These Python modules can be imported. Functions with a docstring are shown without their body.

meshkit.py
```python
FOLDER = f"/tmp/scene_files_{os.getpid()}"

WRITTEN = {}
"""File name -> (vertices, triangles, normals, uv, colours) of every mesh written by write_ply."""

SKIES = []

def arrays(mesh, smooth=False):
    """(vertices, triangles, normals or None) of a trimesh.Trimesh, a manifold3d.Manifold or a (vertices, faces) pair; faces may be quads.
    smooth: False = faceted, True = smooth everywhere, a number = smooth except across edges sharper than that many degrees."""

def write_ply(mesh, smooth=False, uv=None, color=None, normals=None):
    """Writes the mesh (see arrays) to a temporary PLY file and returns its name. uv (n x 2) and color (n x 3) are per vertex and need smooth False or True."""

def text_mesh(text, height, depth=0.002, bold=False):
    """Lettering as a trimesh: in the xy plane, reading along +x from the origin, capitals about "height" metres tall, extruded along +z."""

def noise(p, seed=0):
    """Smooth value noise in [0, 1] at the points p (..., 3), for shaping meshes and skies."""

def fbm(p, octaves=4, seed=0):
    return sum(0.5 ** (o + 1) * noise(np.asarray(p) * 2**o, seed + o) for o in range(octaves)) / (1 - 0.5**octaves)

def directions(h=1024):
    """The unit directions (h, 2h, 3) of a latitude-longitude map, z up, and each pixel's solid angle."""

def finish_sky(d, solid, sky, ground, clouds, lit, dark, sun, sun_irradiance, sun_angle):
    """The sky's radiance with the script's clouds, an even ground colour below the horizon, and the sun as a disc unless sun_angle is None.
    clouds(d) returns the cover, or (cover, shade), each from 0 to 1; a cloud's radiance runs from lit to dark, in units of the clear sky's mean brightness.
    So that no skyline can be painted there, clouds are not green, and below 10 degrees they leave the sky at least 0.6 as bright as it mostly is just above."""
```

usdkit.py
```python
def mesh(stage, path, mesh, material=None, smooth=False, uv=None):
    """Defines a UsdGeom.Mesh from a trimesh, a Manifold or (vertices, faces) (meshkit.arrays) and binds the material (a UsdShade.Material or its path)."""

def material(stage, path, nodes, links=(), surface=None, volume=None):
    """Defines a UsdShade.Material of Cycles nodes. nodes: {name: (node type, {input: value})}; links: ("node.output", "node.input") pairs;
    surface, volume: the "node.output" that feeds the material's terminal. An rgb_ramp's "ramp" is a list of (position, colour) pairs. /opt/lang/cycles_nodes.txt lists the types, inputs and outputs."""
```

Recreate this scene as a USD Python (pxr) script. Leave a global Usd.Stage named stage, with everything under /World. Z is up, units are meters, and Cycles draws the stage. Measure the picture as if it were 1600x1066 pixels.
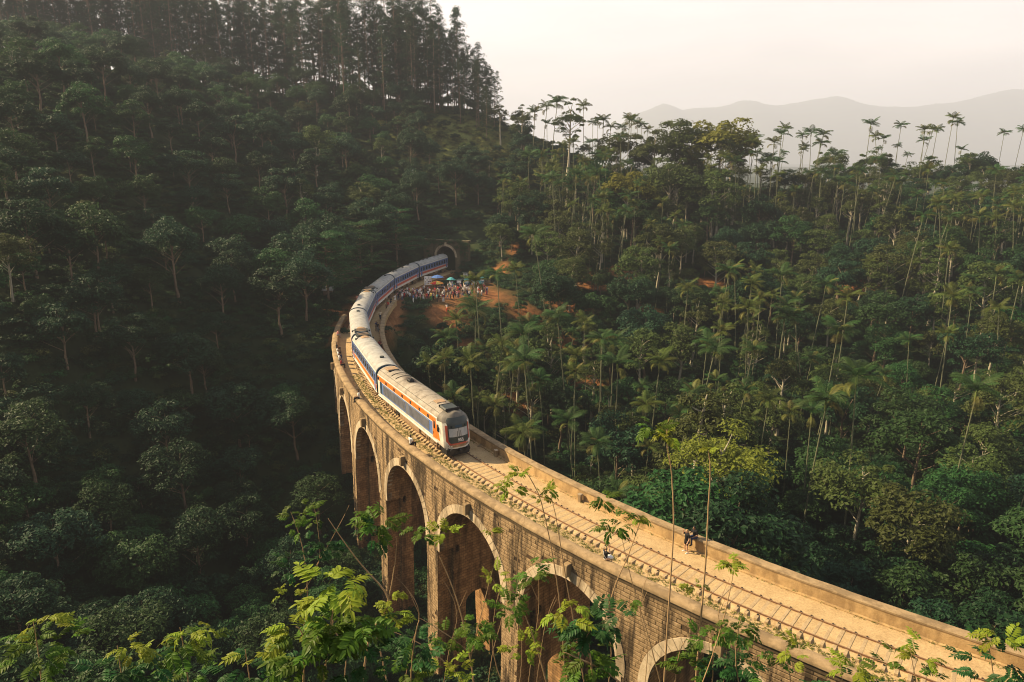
import math, random, numpy as np, trimesh, usdkit, meshkit, manifold3d as m3
from manifold3d import Manifold, CrossSection
from shapely.geometry import Polygon, box as sbox, Point
from shapely.ops import unary_union
from scipy.interpolate import RBFInterpolator
from pxr import Usd, UsdGeom, UsdLux, UsdShade, Sdf, Gf, Vt

stage = Usd.Stage.CreateInMemory()
UsdGeom.SetStageUpAxis(stage, 'Z')
world = UsdGeom.Xform.Define(stage, '/World')
stage.SetDefaultPrim(world.GetPrim())

# ------------------------------------------------------------------ camera, sky, sun, exposure
CAM_H, PITCH, FPX = 27.945, 0.2523, 1095.8       # metres above the rails, radians down, focal length in pixels of a 1600 wide picture
cam = UsdGeom.Camera.Define(stage, '/World/Camera')
cam.AddTranslateOp().Set(Gf.Vec3d(0, 0, CAM_H))
cam.AddRotateXOp().Set(90 - math.degrees(PITCH))
cam.CreateHorizontalApertureAttr(36.0)
cam.CreateFocalLengthAttr(36.0 * FPX / 1600)
cam.CreateFStopAttr(0.0)
cam.CreateExposureAttr(1.5)

SUN_AZ = math.atan2(-0.975, 0.22)                # atan2(x, y) of the direction towards the sun
SUN_EL = math.radians(37)
SUN = np.array([math.sin(SUN_AZ) * math.cos(SUN_EL), math.cos(SUN_AZ) * math.cos(SUN_EL), math.sin(SUN_EL)])
sky = UsdLux.DomeLight.Define(stage, '/World/sky')
sky.GetPrim().SetCustomDataByKey('label', 'pale cream hazy sky above the hills')
sky.GetPrim().SetCustomDataByKey('category', 'sky')
sky.GetPrim().SetCustomDataByKey('kind', 'structure')
skymat = usdkit.material(stage, '/World/Looks/sky_look', {
    'sky': ('sky_texture', {'sky_type': 'single_scattering', 'sun_disc': False, 'sun_elevation': SUN_EL, 'sun_rotation': SUN_AZ, 'altitude': 900.0, 'air_density': 1.0, 'aerosol_density': 3.0, 'ozone_density': 1.0}),
    'tc': ('texture_coordinate', {}),
    'mp': ('mapping', {'scale': (1.2, 1.2, 4.0)}),
    'n': ('noise_texture', {'scale': 1.6, 'detail': 4.0, 'roughness': 0.5}),
    'r': ('map_range', {'from_min': 0.3, 'from_max': 0.7, 'to_min': 0.55, 'to_max': 0.85, 'clamp': True}),
    'm': ('mix_color', {}),
    'sx': ('separate_xyz', {}),
    'hz': ('rgb_ramp', {'ramp': [(0.0, (0.93, 0.87, 0.82)), (0.10, (0.93, 0.88, 0.83)), (0.26, (1.0, 0.97, 0.93)), (0.5, (0.33, 0.38, 0.43)), (1.0, (0.16, 0.22, 0.30))]}),
    'n3': ('noise_texture', {'scale': 2.2, 'detail': 5.0, 'roughness': 0.55}),
    'mp3': ('mapping', {'scale': (1.0, 1.0, 5.0), 'location': (0.3, 0.1, 0.0)}),
    'r3': ('map_range', {'from_min': 0.32, 'from_max': 0.68, 'to_min': 0.80, 'to_max': 1.10, 'clamp': True}),
    'hv': ('hsv', {}),
    'gain': ('mix_color', {'blend_type': 'multiply', 'fac': 1.0, 'b': (13.9, 12.6, 11.8), 'use_clamp': False}),
    'bg': ('background_shader', {'strength': 0.05}),
}, [('tc.generated', 'mp.vector'), ('mp.vector', 'n.vector'), ('n.fac', 'r.value'), ('r.result', 'm.fac'), ('sky.color', 'm.a'), ('tc.generated', 'sx.vector'), ('sx.z', 'hz.fac'), ('tc.generated', 'mp3.vector'), ('mp3.vector', 'n3.vector'), ('n3.fac', 'r3.value'), ('r3.result', 'hv.value'), ('hz.color', 'hv.color'), ('hv.color', 'gain.a'), ('gain.result', 'm.b'), ('m.result', 'bg.color')], surface='bg.background')
UsdShade.MaterialBindingAPI.Apply(sky.GetPrim()).Bind(skymat)

sun = UsdLux.DistantLight.Define(stage, '/World/sun')
sun.CreateIntensityAttr(1.25)
sun.CreateAngleAttr(0.5)
sun.CreateColorAttr(Gf.Vec3f(1.0, 0.78, 0.47))
sun.CreateNormalizeAttr(True)
_q = Gf.Rotation(Gf.Vec3d(0, 0, 1), Gf.Vec3d(*map(float, SUN)))
sun.AddTransformOp().Set(Gf.Matrix4d().SetRotate(_q))

# ------------------------------------------------------------------ helpers
CX, CY, RAD = 98.739, 134.663, 125.70            # the curve of the line: one circle
taken = {}

def uniq(parent, name):
    k = (parent, name)
    n = taken.get(k, -1) + 1
    taken[k] = n
    return f'{parent}/{name}' if n == 0 else f'{parent}/{name}_{n:03d}'

def tag(p, label=None, cat=None, group=None, kind=None):
    for k, v in (('label', label), ('category', cat), ('group', group), ('kind', kind)):
        if v:
            p.SetCustomDataByKey(k, v)
    return p

def path_of(x):
    return x if isinstance(x, str) else str(x.GetPath())

def xform(name, label, cat, loc=(0, 0, 0), rz=0.0, group=None, kind=None, parent='/World', scale=None, tilt=None):
    x = UsdGeom.Xform.Define(stage, uniq(path_of(parent), name))
    x.AddTranslateOp().Set(Gf.Vec3d(*map(float, loc)))
    x.AddRotateZOp().Set(math.degrees(rz))
    if tilt:
        x.AddRotateYOp().Set(math.degrees(tilt))
    if scale is not None:
        x.AddScaleOp().Set(Gf.Vec3f(*(map(float, scale) if np.ndim(scale) else [float(scale)] * 3)))
    return tag(x.GetPrim(), label, cat, group, kind)

def part(parent, name, mesh, mat, smooth=False, label=None, kind=None):
    p = usdkit.mesh(stage, uniq(path_of(parent), name), mesh, mat, smooth=smooth)
    return tag(p.GetPrim(), label, None, None, kind)

def thing(name, mesh, mat, label=None, cat=None, group=None, kind=None, smooth=False):
    p = usdkit.mesh(stage, uniq('/World', name), mesh, mat, smooth=smooth)
    return tag(p.GetPrim(), label, cat, group, kind)

def proto(name):
    p = stage.CreateClassPrim(uniq('/World', name))
    p.SetTypeName('Xform')
    return p

def copy_of(src, name, label, cat, loc, rz=0.0, group=None, scale=None, tilt=None):
    p = xform(name, label, cat, loc, rz, group, None, scale=scale, tilt=tilt)
    p.GetReferences().AddInternalReference(src.GetPath())
    p.SetInstanceable(True)
    return p

def cat_mesh(ms):
    ms = [m for m in ms if m is not None]
    vs, fs, n = [], [], 0
    for m in ms:
        v, f = (np.asarray(m[0], float), np.asarray(m[1], int)) if isinstance(m, tuple) else (np.asarray(m.vertices), np.asarray(m.faces))
        if f.shape[1] == 4:
            f = np.vstack([f[:, [0, 1, 2]], f[:, [0, 2, 3]]])
        vs.append(v); fs.append(f + n); n += len(v)
    return np.vstack(vs), np.vstack(fs)

BOXF = np.array([[0, 3, 2, 1], [4, 5, 6, 7], [0, 1, 5, 4], [1, 2, 6, 5], [2, 3, 7, 6], [3, 0, 4, 7]])
def bx(x0, x1, y0, y1, z0, z1):
    v = np.array([[x0, y0, z0], [x1, y0, z0], [x1, y1, z0], [x0, y1, z0], [x0, y0, z1], [x1, y0, z1], [x1, y1, z1], [x0, y1, z1]], float)
    return v, BOXF

def rbx(x0, x1, y0, y1, z0, z1, r=0.03):
    """A box with chamfered edges."""
    r = min(r, (x1 - x0) * .45, (y1 - y0) * .45, (z1 - z0) * .45)
    pts = []
    for a in (0, 1):
        for b in (0, 1):
            for c in (0, 1):
                X, Y, Z = (x0, x1)[a], (y0, y1)[b], (z0, z1)[c]
                sx, sy, sz = (r, -r)[a], (r, -r)[b], (r, -r)[c]
                pts += [[X, Y + sy, Z + sz], [X + sx, Y, Z + sz], [X + sx, Y + sy, Z]]
    m = Manifold.hull_points(np.array(pts, float))
    return np.array(m.to_mesh().vert_properties[:, :3]), np.array(m.to_mesh().tri_verts)

def tube(P, r, sides=6, cap=True):
    P = np.asarray(P, float)
    r = np.broadcast_to(np.asarray(r, float), (len(P),))
    t = np.gradient(P, axis=0)
    t /= np.linalg.norm(t, axis=1, keepdims=True) + 1e-12
    ref = np.where(np.abs(t[:, 2:]) < 0.9, [0, 0, 1.0], [1.0, 0, 0])
    a = np.cross(t, ref); a /= np.linalg.norm(a, axis=1, keepdims=True) + 1e-12
    b = np.cross(t, a)
    g = np.arange(sides) * 2 * np.pi / sides
    v = (P[:, None] + r[:, None, None] * (np.cos(g)[None, :, None] * a[:, None] + np.sin(g)[None, :, None] * b[:, None])).reshape(-1, 3)
    i, j = np.meshgrid(np.arange(len(P) - 1), np.arange(sides), indexing='ij')
    q = np.stack([i * sides + j, i * sides + (j + 1) % sides, (i + 1) * sides + (j + 1) % sides, (i + 1) * sides + j], -1).reshape(-1, 4)
    f = np.vstack([q[:, [0, 1, 2]], q[:, [0, 2, 3]]])
    if cap:
        n = len(v)
        v = np.vstack([v, P[0], P[-1]])
        k = np.arange(sides); k2 = (k + 1) % sides; m = (len(P) - 1) * sides
        f = np.vstack([f, np.stack([k2, k, np.full(sides, n)], 1), np.stack([m + k, m + k2, np.full(sides, n + 1)], 1)])
    return v, f

def xf(mesh, rot=None, loc=None, s=1.0):
    v, f = mesh
    v = np.asarray(v, float) * s
    if rot is not None:
        v = v @ np.asarray(rot).T
    if loc is not None:
        v = v + np.asarray(loc, float)
    return v, f

def rotz(a):
    c, s = math.cos(a), math.sin(a)
    return np.array([[c, -s, 0], [s, c, 0], [0, 0, 1.0]])

def curve(a_deg, off, z):
    a = np.radians(a_deg)
    off, z = np.broadcast_to(off, np.shape(a)), np.broadcast_to(z, np.shape(a))
    return np.stack([CX + (RAD + off) * np.cos(a), CY + (RAD + off) * np.sin(a), z], -1)

def polar(x, y):
    a = np.degrees(np.arctan2(y - CY, x - CX))
    return np.where(a > 0, a - 360, a), np.hypot(x - CX, y - CY) - RAD

def sweep_arc(profile, a0, a1, step=0.5, jitter=0.0, seed=0):
    """A closed (off, z) profile swept along the line's curve from angle a0 to a1."""
    pr = np.asarray(profile, float)
    n = max(2, int(abs(a1 - a0) / step) + 1)
    A = np.linspace(a0, a1, n)
    k = len(pr)
    v = np.concatenate([curve(np.full(k, a), pr[:, 0], pr[:, 1]) for a in A])
    if jitter:
        v = v + (meshkit.noise(v * 0.9, seed) - .5)[:, None] * jitter * np.array([1, 1, 1.0])
    i, j = np.meshgrid(np.arange(n - 1), np.arange(k), indexing='ij')
    q = np.stack([i * k + j, i * k + (j + 1) % k, (i + 1) * k + (j + 1) % k, (i + 1) * k + j], -1).reshape(-1, 4)
    f = np.vstack([q[:, [0, 1, 2]], q[:, [0, 2, 3]]])
    caps = trimesh.creation.triangulate_polygon(Polygon(pr), engine='earcut')[1] if k > 4 else np.array([[0, 1, 2], [0, 2, 3]])
    f = np.vstack([f, caps, caps[:, ::-1] + (n - 1) * k])
    return v, f

_c, _s = math.cos(PITCH), math.sin(PITCH)
def ray(px, py):
    x, y = (px - 800) / FPX, (533 - py) / FPX
    return np.array([x, _c + y * _s, -_s + y * _c])
def at_y(px, py, Y):
    d = ray(px, py)
    return np.array([0, 0, CAM_H]) + d * (Y / d[1])
def at_z(px, py, z):
    d = ray(px, py)
    return np.array([0, 0, CAM_H]) + d * ((z - CAM_H) / d[2])
def project(X):
    X = np.asarray(X, float) - [0, 0, CAM_H]
    dep = X[..., 1] * _c - X[..., 2] * _s
    up = X[..., 1] * _s + X[..., 2] * _c
    return 800 + FPX * X[..., 0] / dep, 533 - FPX * up / dep, dep

# ------------------------------------------------------------------ materials
def mat(name, nodes, links, surface='p.BSDF', volume=None):
    return usdkit.material(stage, '/World/Looks/' + name, nodes, links, surface=surface, volume=volume)

def plain(name, c, rough=0.6, metal=0.0, vary=0.12, scale=3.0, spec=0.3, bump=0.0):
    c = np.array(c, float)
    return mat(name, {
        'tc': ('texture_coordinate', {}),
        'n': ('noise_texture', {'scale': scale, 'detail': 5.0, 'roughness': 0.65}),
        'r': ('rgb_ramp', {'ramp': [(0.3, tuple(c * (1 - vary))), (0.7, tuple(np.minimum(c * (1 + vary), 0.95)))]}),
        'b': ('bump', {'strength': bump, 'distance': 0.02}),
        'p': ('principled_bsdf', {'roughness': rough, 'metallic': metal, 'specular_ior_level': spec}),
    }, [('tc.object', 'n.vector'), ('n.fac', 'r.fac'), ('r.color', 'p.base_color')] + ([('n.fac', 'b.height'), ('b.normal', 'p.normal')] if bump else []))

def stone(name, c_lo, c_hi, stain, scale=0.6, stain_amt=0.6, bump=0.5, streak=0.12, island=0.25, courses=False):
    """Weathered masonry: mottled colour, dark vertical streaks of damp, each loose piece its own tone."""
    nodes = {
        'g': ('geometry', {}),
        'n': ('noise_texture', {'scale': scale * 4, 'detail': 6.0, 'roughness': 0.7}),
        'r': ('rgb_ramp', {'ramp': [(0.28, c_lo), (0.72, c_hi)]}),
        'mp': ('mapping', {'scale': (1.0, 1.0, streak)}),
        's': ('noise_texture', {'scale': scale * 1.6, 'detail': 5.0, 'roughness': 0.62}),
        'sr': ('map_range', {'from_min': 0.46, 'from_max': 0.58, 'to_min': 0.0, 'to_max': stain_amt, 'clamp': True}),
        'm': ('mix_color', {'b': stain}),
        'ir': ('map_range', {'from_min': 0.0, 'from_max': 1.0, 'to_min': 1 - island, 'to_max': 1 + island}),
        'v': ('hsv', {}),
        'f': ('noise_texture', {'scale': 9.0, 'detail': 5.0, 'roughness': 0.7}),
        'b': ('bump', {'strength': bump, 'distance': 0.05}),
        'p': ('principled_bsdf', {'roughness': 0.9, 'specular_ior_level': 0.15}),
    }
    links = [('g.position', 'n.vector'), ('n.fac', 'r.fac'), ('g.position', 'mp.vector'), ('mp.vector', 's.vector'), ('s.fac', 'sr.value'), ('sr.result', 'm.fac'), ('r.color', 'm.a'),
             ('g.random_per_island', 'ir.value'), ('ir.result', 'v.value'), ('m.result', 'v.color'), ('v.color', 'p.base_color'), ('g.position', 'f.vector'), ('f.fac', 'b.height'), ('b.normal', 'p.normal')]
    return mat(name, nodes, links)

def foliage(name, c_dark, c_light, trans=0.35, rough=0.55, hue=0.03):
    """Leaves: every leaf its own tone, every plant a little off in hue, light passing through."""
    return mat(name, {
        'g': ('geometry', {}), 'o': ('object_info', {}),
        'r': ('rgb_ramp', {'ramp': [(0.0, c_dark), (1.0, c_light)]}),
        'h': ('map_range', {'from_min': 0.0, 'from_max': 1.0, 'to_min': 0.5 - hue, 'to_max': 0.5 + hue * 0.6}),
        'v': ('map_range', {'from_min': 0.0, 'from_max': 1.0, 'to_min': 0.75, 'to_max': 1.25}),
        'c': ('hsv', {'saturation': 1.0}),
        'p': ('principled_bsdf', {'roughness': max(rough, .5), 'specular_ior_level': 0.18}),
        't': ('translucent_bsdf', {}),
        'tb': ('brightness_contrast', {'bright': 0.02}),
        'm': ('mix_closure', {'fac': trans}),
    }, [('g.random_per_island', 'r.fac'), ('o.random', 'h.value'), ('o.random', 'v.value'), ('h.result', 'c.hue'), ('v.result', 'c.value'), ('r.color', 'c.color'),
        ('c.color', 'p.base_color'), ('c.color', 'tb.color'), ('tb.color', 't.color'), ('p.BSDF', 'm.closure1'), ('t.BSDF', 'm.closure2')], surface='m.closure')

M = {}
M['brick'] = stone('brick_look', (0.26, 0.17, 0.085), (0.62, 0.44, 0.255), (0.045, 0.032, 0.02), stain_amt=0.9, island=0.36)
M['mortar'] = stone('mortar_look', (0.05, 0.032, 0.018), (0.12, 0.075, 0.04), (0.02, 0.014, 0.01), stain_amt=0.8, island=0.0)
M['reveal'] = mat('pier_brickwork_look', {
    'g': ('geometry', {}),
    'sp': ('separate_xyz', {}), 'ad': ('math', {'math_type': 'add'}), 'cb': ('combine_xyz', {}),
    'bt': ('brick_texture', {'color1': (0.44, 0.26, 0.12), 'color2': (0.31, 0.175, 0.078), 'mortar': (0.14, 0.08, 0.04), 'scale': 1.0, 'mortar_size': 0.02, 'brick_width': 0.62, 'row_height': 0.3, 'bias': 0.1}),
    'mp': ('mapping', {'scale': (1.0, 1.0, 0.10)}),
    's': ('noise_texture', {'scale': 0.9, 'detail': 6.0, 'roughness': 0.65}),
    'sr': ('map_range', {'from_min': 0.44, 'from_max': 0.62, 'to_min': 0.0, 'to_max': 0.75, 'clamp': True}),
    'm': ('mix_color', {'b': (0.035, 0.027, 0.016)}),
    'n': ('noise_texture', {'scale': 1.3, 'detail': 6.0, 'roughness': 0.7}),
    'nr': ('map_range', {'from_min': 0.3, 'from_max': 0.7, 'to_min': 0.6, 'to_max': 1.4}),
    'v': ('hsv', {}),
    'b': ('bump', {'strength': 0.6, 'distance': 0.05}),
    'p': ('principled_bsdf', {'roughness': 0.92, 'specular_ior_level': 0.1}),
}, [('g.position', 'sp.vector'), ('sp.x', 'ad.value1'), ('sp.y', 'ad.value2'), ('ad.value', 'cb.x'), ('sp.z', 'cb.y'), ('cb.vector', 'bt.vector'), ('bt.color', 'm.a'),
    ('g.position', 'mp.vector'), ('mp.vector', 's.vector'), ('s.fac', 'sr.value'), ('sr.result', 'm.fac'), ('g.position', 'n.vector'), ('n.fac', 'nr.value'), ('nr.result', 'v.value'),
    ('m.result', 'v.color'), ('v.color', 'p.base_color'), ('bt.fac', 'b.height'), ('b.normal', 'p.normal')])
M['voussoir'] = stone('arch_block_look', (0.48, 0.37, 0.24), (0.72, 0.59, 0.42), (0.13, 0.09, 0.055), stain_amt=0.65, island=0.16)
M['coping'] = stone('coping_look', (0.25, 0.175, 0.095), (0.36, 0.26, 0.15), (0.13, 0.09, 0.05), stain_amt=0.55, island=0.05, streak=1.0, bump=0.35)
M['parapet'] = stone('parapet_look', (0.36, 0.24, 0.11), (0.52, 0.36, 0.18), (0.17, 0.105, 0.05), stain_amt=0.5, island=0.05, streak=0.35, bump=0.4)
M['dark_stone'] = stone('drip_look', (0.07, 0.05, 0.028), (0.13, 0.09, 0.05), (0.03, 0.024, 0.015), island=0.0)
M['portal'] = stone('portal_look', (0.10, 0.085, 0.05), (0.18, 0.145, 0.085), (0.05, 0.05, 0.03), stain_amt=0.7, island=0.1)
M['bed'] = mat('track_bed_look', {
    'g': ('geometry', {}),
    'n': ('noise_texture', {'scale': 0.8, 'detail': 8.0, 'roughness': 0.7}),
    'r': ('rgb_ramp', {'ramp': [(0.25, (0.30, 0.20, 0.10)), (0.5, (0.40, 0.285, 0.15)), (0.75, (0.47, 0.345, 0.19))]}),
    'n2': ('noise_texture', {'scale': 7.0, 'detail': 6.0, 'roughness': 0.8}),
    'r2': ('map_range', {'from_min': 0.3, 'from_max': 0.7, 'to_min': 0.66, 'to_max': 1.3}),
    'v': ('hsv', {}),
    'b': ('bump', {'strength': 0.4, 'distance': 0.02}),
    'p': ('principled_bsdf', {'roughness': 0.95, 'specular_ior_level': 0.1}),
}, [('g.position', 'n.vector'), ('n.fac', 'r.fac'), ('g.position', 'n2.vector'), ('n2.fac', 'r2.value'), ('r2.result', 'v.value'), ('r.color', 'v.color'), ('v.color', 'p.base_color'), ('n2.fac', 'b.height'), ('b.normal', 'p.normal')])
M['rail'] = plain('rail_look', (0.25, 0.145, 0.08), 0.55, 0.4, 0.25, 8.0)
M['sleeper'] = stone('sleeper_look', (0.37, 0.27, 0.15), (0.50, 0.375, 0.225), (0.22, 0.15, 0.08), scale=2.0, stain_amt=0.35, island=0.15, streak=1.0)
M['iron'] = plain('dark_iron_look', (0.035, 0.028, 0.022), 0.6, 0.3, 0.3, 6.0)
M['ground'] = mat('ground_look', {
    'g': ('geometry', {}),
    'a': ('attribute', {'attribute': 'soil'}),
    'ag': ('attribute', {'attribute': 'grass'}),
    'n': ('noise_texture', {'scale': 0.25, 'detail': 8.0, 'roughness': 0.7}),
    'r': ('rgb_ramp', {'ramp': [(0.3, (0.012, 0.018, 0.008)), (0.55, (0.022, 0.034, 0.012)), (0.75, (0.036, 0.042, 0.016))]}),
    'gr': ('rgb_ramp', {'ramp': [(0.3, (0.08, 0.10, 0.028)), (0.6, (0.15, 0.16, 0.045)), (0.8, (0.22, 0.19, 0.06))]}),
    'n2': ('noise_texture', {'scale': 0.7, 'detail': 7.0, 'roughness': 0.7}),
    'sr': ('rgb_ramp', {'ramp': [(0.3, (0.11, 0.05, 0.02)), (0.55, (0.25, 0.105, 0.04)), (0.8, (0.36, 0.18, 0.08))]}),
    'mg': ('mix_color', {}), 'm': ('mix_color', {}),
    'b': ('bump', {'strength': 0.8, 'distance': 0.3}),
    'p': ('principled_bsdf', {'roughness': 0.95, 'specular_ior_level': 0.08}),
}, [('g.position', 'n.vector'), ('n.fac', 'r.fac'), ('g.position', 'n2.vector'), ('n2.fac', 'sr.fac'), ('n2.fac', 'gr.fac'), ('ag.fac', 'mg.fac'), ('r.color', 'mg.a'), ('gr.color', 'mg.b'),
    ('a.fac', 'm.fac'), ('mg.result', 'm.a'), ('sr.color', 'm.b'), ('m.result', 'p.base_color'), ('n2.fac', 'b.height'), ('b.normal', 'p.normal')])
M['hill'] = plain('far_hill_look', (0.055, 0.07, 0.035), 0.95, 0, 0.35, 0.01, 0.05)
M['bark'] = plain('bark_look', (0.15, 0.11, 0.075), 0.9, 0, 0.3, 5.0, 0.1)
M['pale_bark'] = plain('pale_trunk_look', (0.30, 0.27, 0.20), 0.85, 0, 0.25, 4.0, 0.1)
M['palm_bark'] = plain('palm_trunk_look', (0.13, 0.135, 0.08), 0.85, 0, 0.3, 4.0, 0.1)
M['twig'] = plain('twig_look', (0.34, 0.22, 0.115), 0.7, 0, 0.25, 9.0, 0.2)
M['green_stem'] = plain('green_stem_look', (0.10, 0.13, 0.035), 0.6, 0, 0.2, 5.0, 0.2)
M['leaf_deep'] = foliage('deep_green_leaf_look', (0.012, 0.044, 0.016), (0.042, 0.104, 0.030))
M['leaf_mid'] = foliage('mid_green_leaf_look', (0.022, 0.068, 0.016), (0.085, 0.158, 0.030))
M['leaf_olive'] = foliage('olive_leaf_look', (0.056, 0.082, 0.018), (0.165, 0.185, 0.040))
M['leaf_yellow'] = foliage('yellow_green_leaf_look', (0.15, 0.165, 0.020), (0.34, 0.32, 0.045), trans=0.4)
M['leaf_pine'] = foliage('pine_leaf_look', (0.018, 0.052, 0.018), (0.072, 0.118, 0.032), trans=0.2)
M['leaf_palm'] = foliage('palm_leaf_look', (0.030, 0.074, 0.016), (0.110, 0.175, 0.032), rough=0.6)
M['leaf_palm2'] = foliage('sunny_palm_leaf_look', (0.065, 0.090, 0.014), (0.21, 0.225, 0.034), rough=0.6)
M['leaf_near'] = foliage('sapling_leaf_look', (0.070, 0.135, 0.014), (0.20, 0.29, 0.028), trans=0.42, rough=0.42)
M['leaf_nearyellow'] = foliage('young_leaf_look', (0.20, 0.255, 0.022), (0.40, 0.425, 0.045), trans=0.45, rough=0.45)
M['leaf_neardeep'] = foliage('dark_sapling_leaf_look', (0.024, 0.075, 0.018), (0.075, 0.155, 0.028), trans=0.35, rough=0.38)
M['grass'] = foliage('dry_grass_look', (0.13, 0.13, 0.03), (0.25, 0.21, 0.06))
M['verge'] = foliage('verge_grass_look', (0.13, 0.14, 0.025), (0.30, 0.27, 0.06))
# ------------------------------------------------------------------ the ground: one sheet, shaped by spot heights
A_NEAR, A_FAR, A_PORTAL = -123.3, -171.7, -202.6      # ends of the viaduct, tunnel mouth (degrees along the curve)
_sp = []
for a, z in ((-100, 1), (-110, .5), (-118, 0), (-122.5, -1.5), (-126, -7), (-131.5, -12), (-137, -17), (-142, -20), (-147.5, -22), (-153, -21), (-158, -17.5), (-163.6, -12), (-169, -5.5), (-173, -1), (-180, -.4), (-190, -.4), (-200, -.2)):
    for o in (-7, 0, 7):
        p = curve(a, o, z); _sp.append(tuple(p))
_sp += [(0, 0, 25.6), (-20, -8, 27), (20, -10, 27), (0, 6, 20.8), (0, 11, 14), (0, 20, 5), (0, 30, -6), (0, 40, -15), (-15, 15, 8), (15, 12, 11), (20, 20, 3), (-15, 40, -15), (-15, 28, -4), (40, 5, 12), (60, 0, 16), (-40, -20, 34), (40, -25, 30), (0, -30, 36), (-90, -30, 48), (90, -30, 30),
  (-30, 55, -18), (-32, 80, -18), (-36, 100, -12), (-48, 50, -8), (-50, 80, -7), (-52, 105, 2), (-80, 50, 11), (-75, 85, 12), (-80, 110, 18), (-110, 90, 33), (-110, 120, 36), (-150, 130, 60), (-150, 70, 60), (-50, 20, 4), (-80, 10, 22), (-38, 120, -2), (-40, 136, 0.5), (-48, 145, 4), (-62, 140, 12), (-85, 150, 28), (-120, 170, 50),
  (-40, 170, 7), (-38, 190, 13), (-60, 185, 22), (-90, 200, 38), (-20, 200, 9.5), (-6, 200, 9), (-17, 212, 14), (-22, 235, 25), (-25, 260, 37), (-20, 288, 48), (-5, 275, 41), (10, 268, 34), (-60, 230, 30), (-60, 260, 42), (-60, 292, 52), (-110, 230, 50), (-110, 292, 54), (-160, 290, 62), (-210, 300, 68), (-60, 325, 51), (-110, 325, 53), (-20, 320, 44), (-60, 380, 30), (10, 330, 25), (-200, 200, 60), (-210, 120, 70), (-220, 40, 70),
  (-16, 140, -.5), (-20, 150, -.3), (-12, 145, -.4), (-12, 160, -.2), (-5, 155, -.4), (-2, 146, -1), (-4, 165, 0), (4, 162, 0), (-10, 172, .3), (-14, 133, -5), (-17, 126, -9.5), (-6, 128, -9), (2, 128, -11), (-17, 115, -14.5), (-5, 112, -18), (2, 180, 4), (-4, 186, 6), (10, 172, 3), (6, 148, -3.2), (8, 158, -2.2), (16, 150, -5.5), (22, 160, -3.4), (30, 150, -8), (14, 175, 4), (28, 180, 4),
  (5, 262, 30), (5, 240, 23), (8, 215, 13), (30, 245, 22), (60, 250, 20), (90, 245, 18), (120, 240, 18), (180, 235, 18), (30, 215, 12), (60, 215, 10.5), (100, 205, 8), (140, 205, 11), (45, 185, 2), (80, 180, 1.5), (120, 170, 2), (60, 150, -9), (100, 140, -6), (140, 140, 4), (30, 120, -16), (60, 110, -17), (15, 100, -19), (40, 85, -19), (70, 80, -13), (100, 100, -8), (22, 70, -17), (40, 60, -14), (60, 55, -9), (85, 55, -3), (120, 80, 3), (45, 40, -6), (65, 30, 0), (90, 20, 6), (140, 40, 12), (200, 150, 18), (200, 60, 20), (260, 240, 28),
  (60, 320, 6), (120, 320, 4), (200, 320, 8), (260, 330, 10), (0, 400, 15), (150, 420, -5), (280, 60, 26), (-260, 400, 50)]
_sp = np.array(_sp)
_rbf = RBFInterpolator(_sp[:, :2] / 50, _sp[:, 2], kernel='linear', smoothing=0.02)

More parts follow.
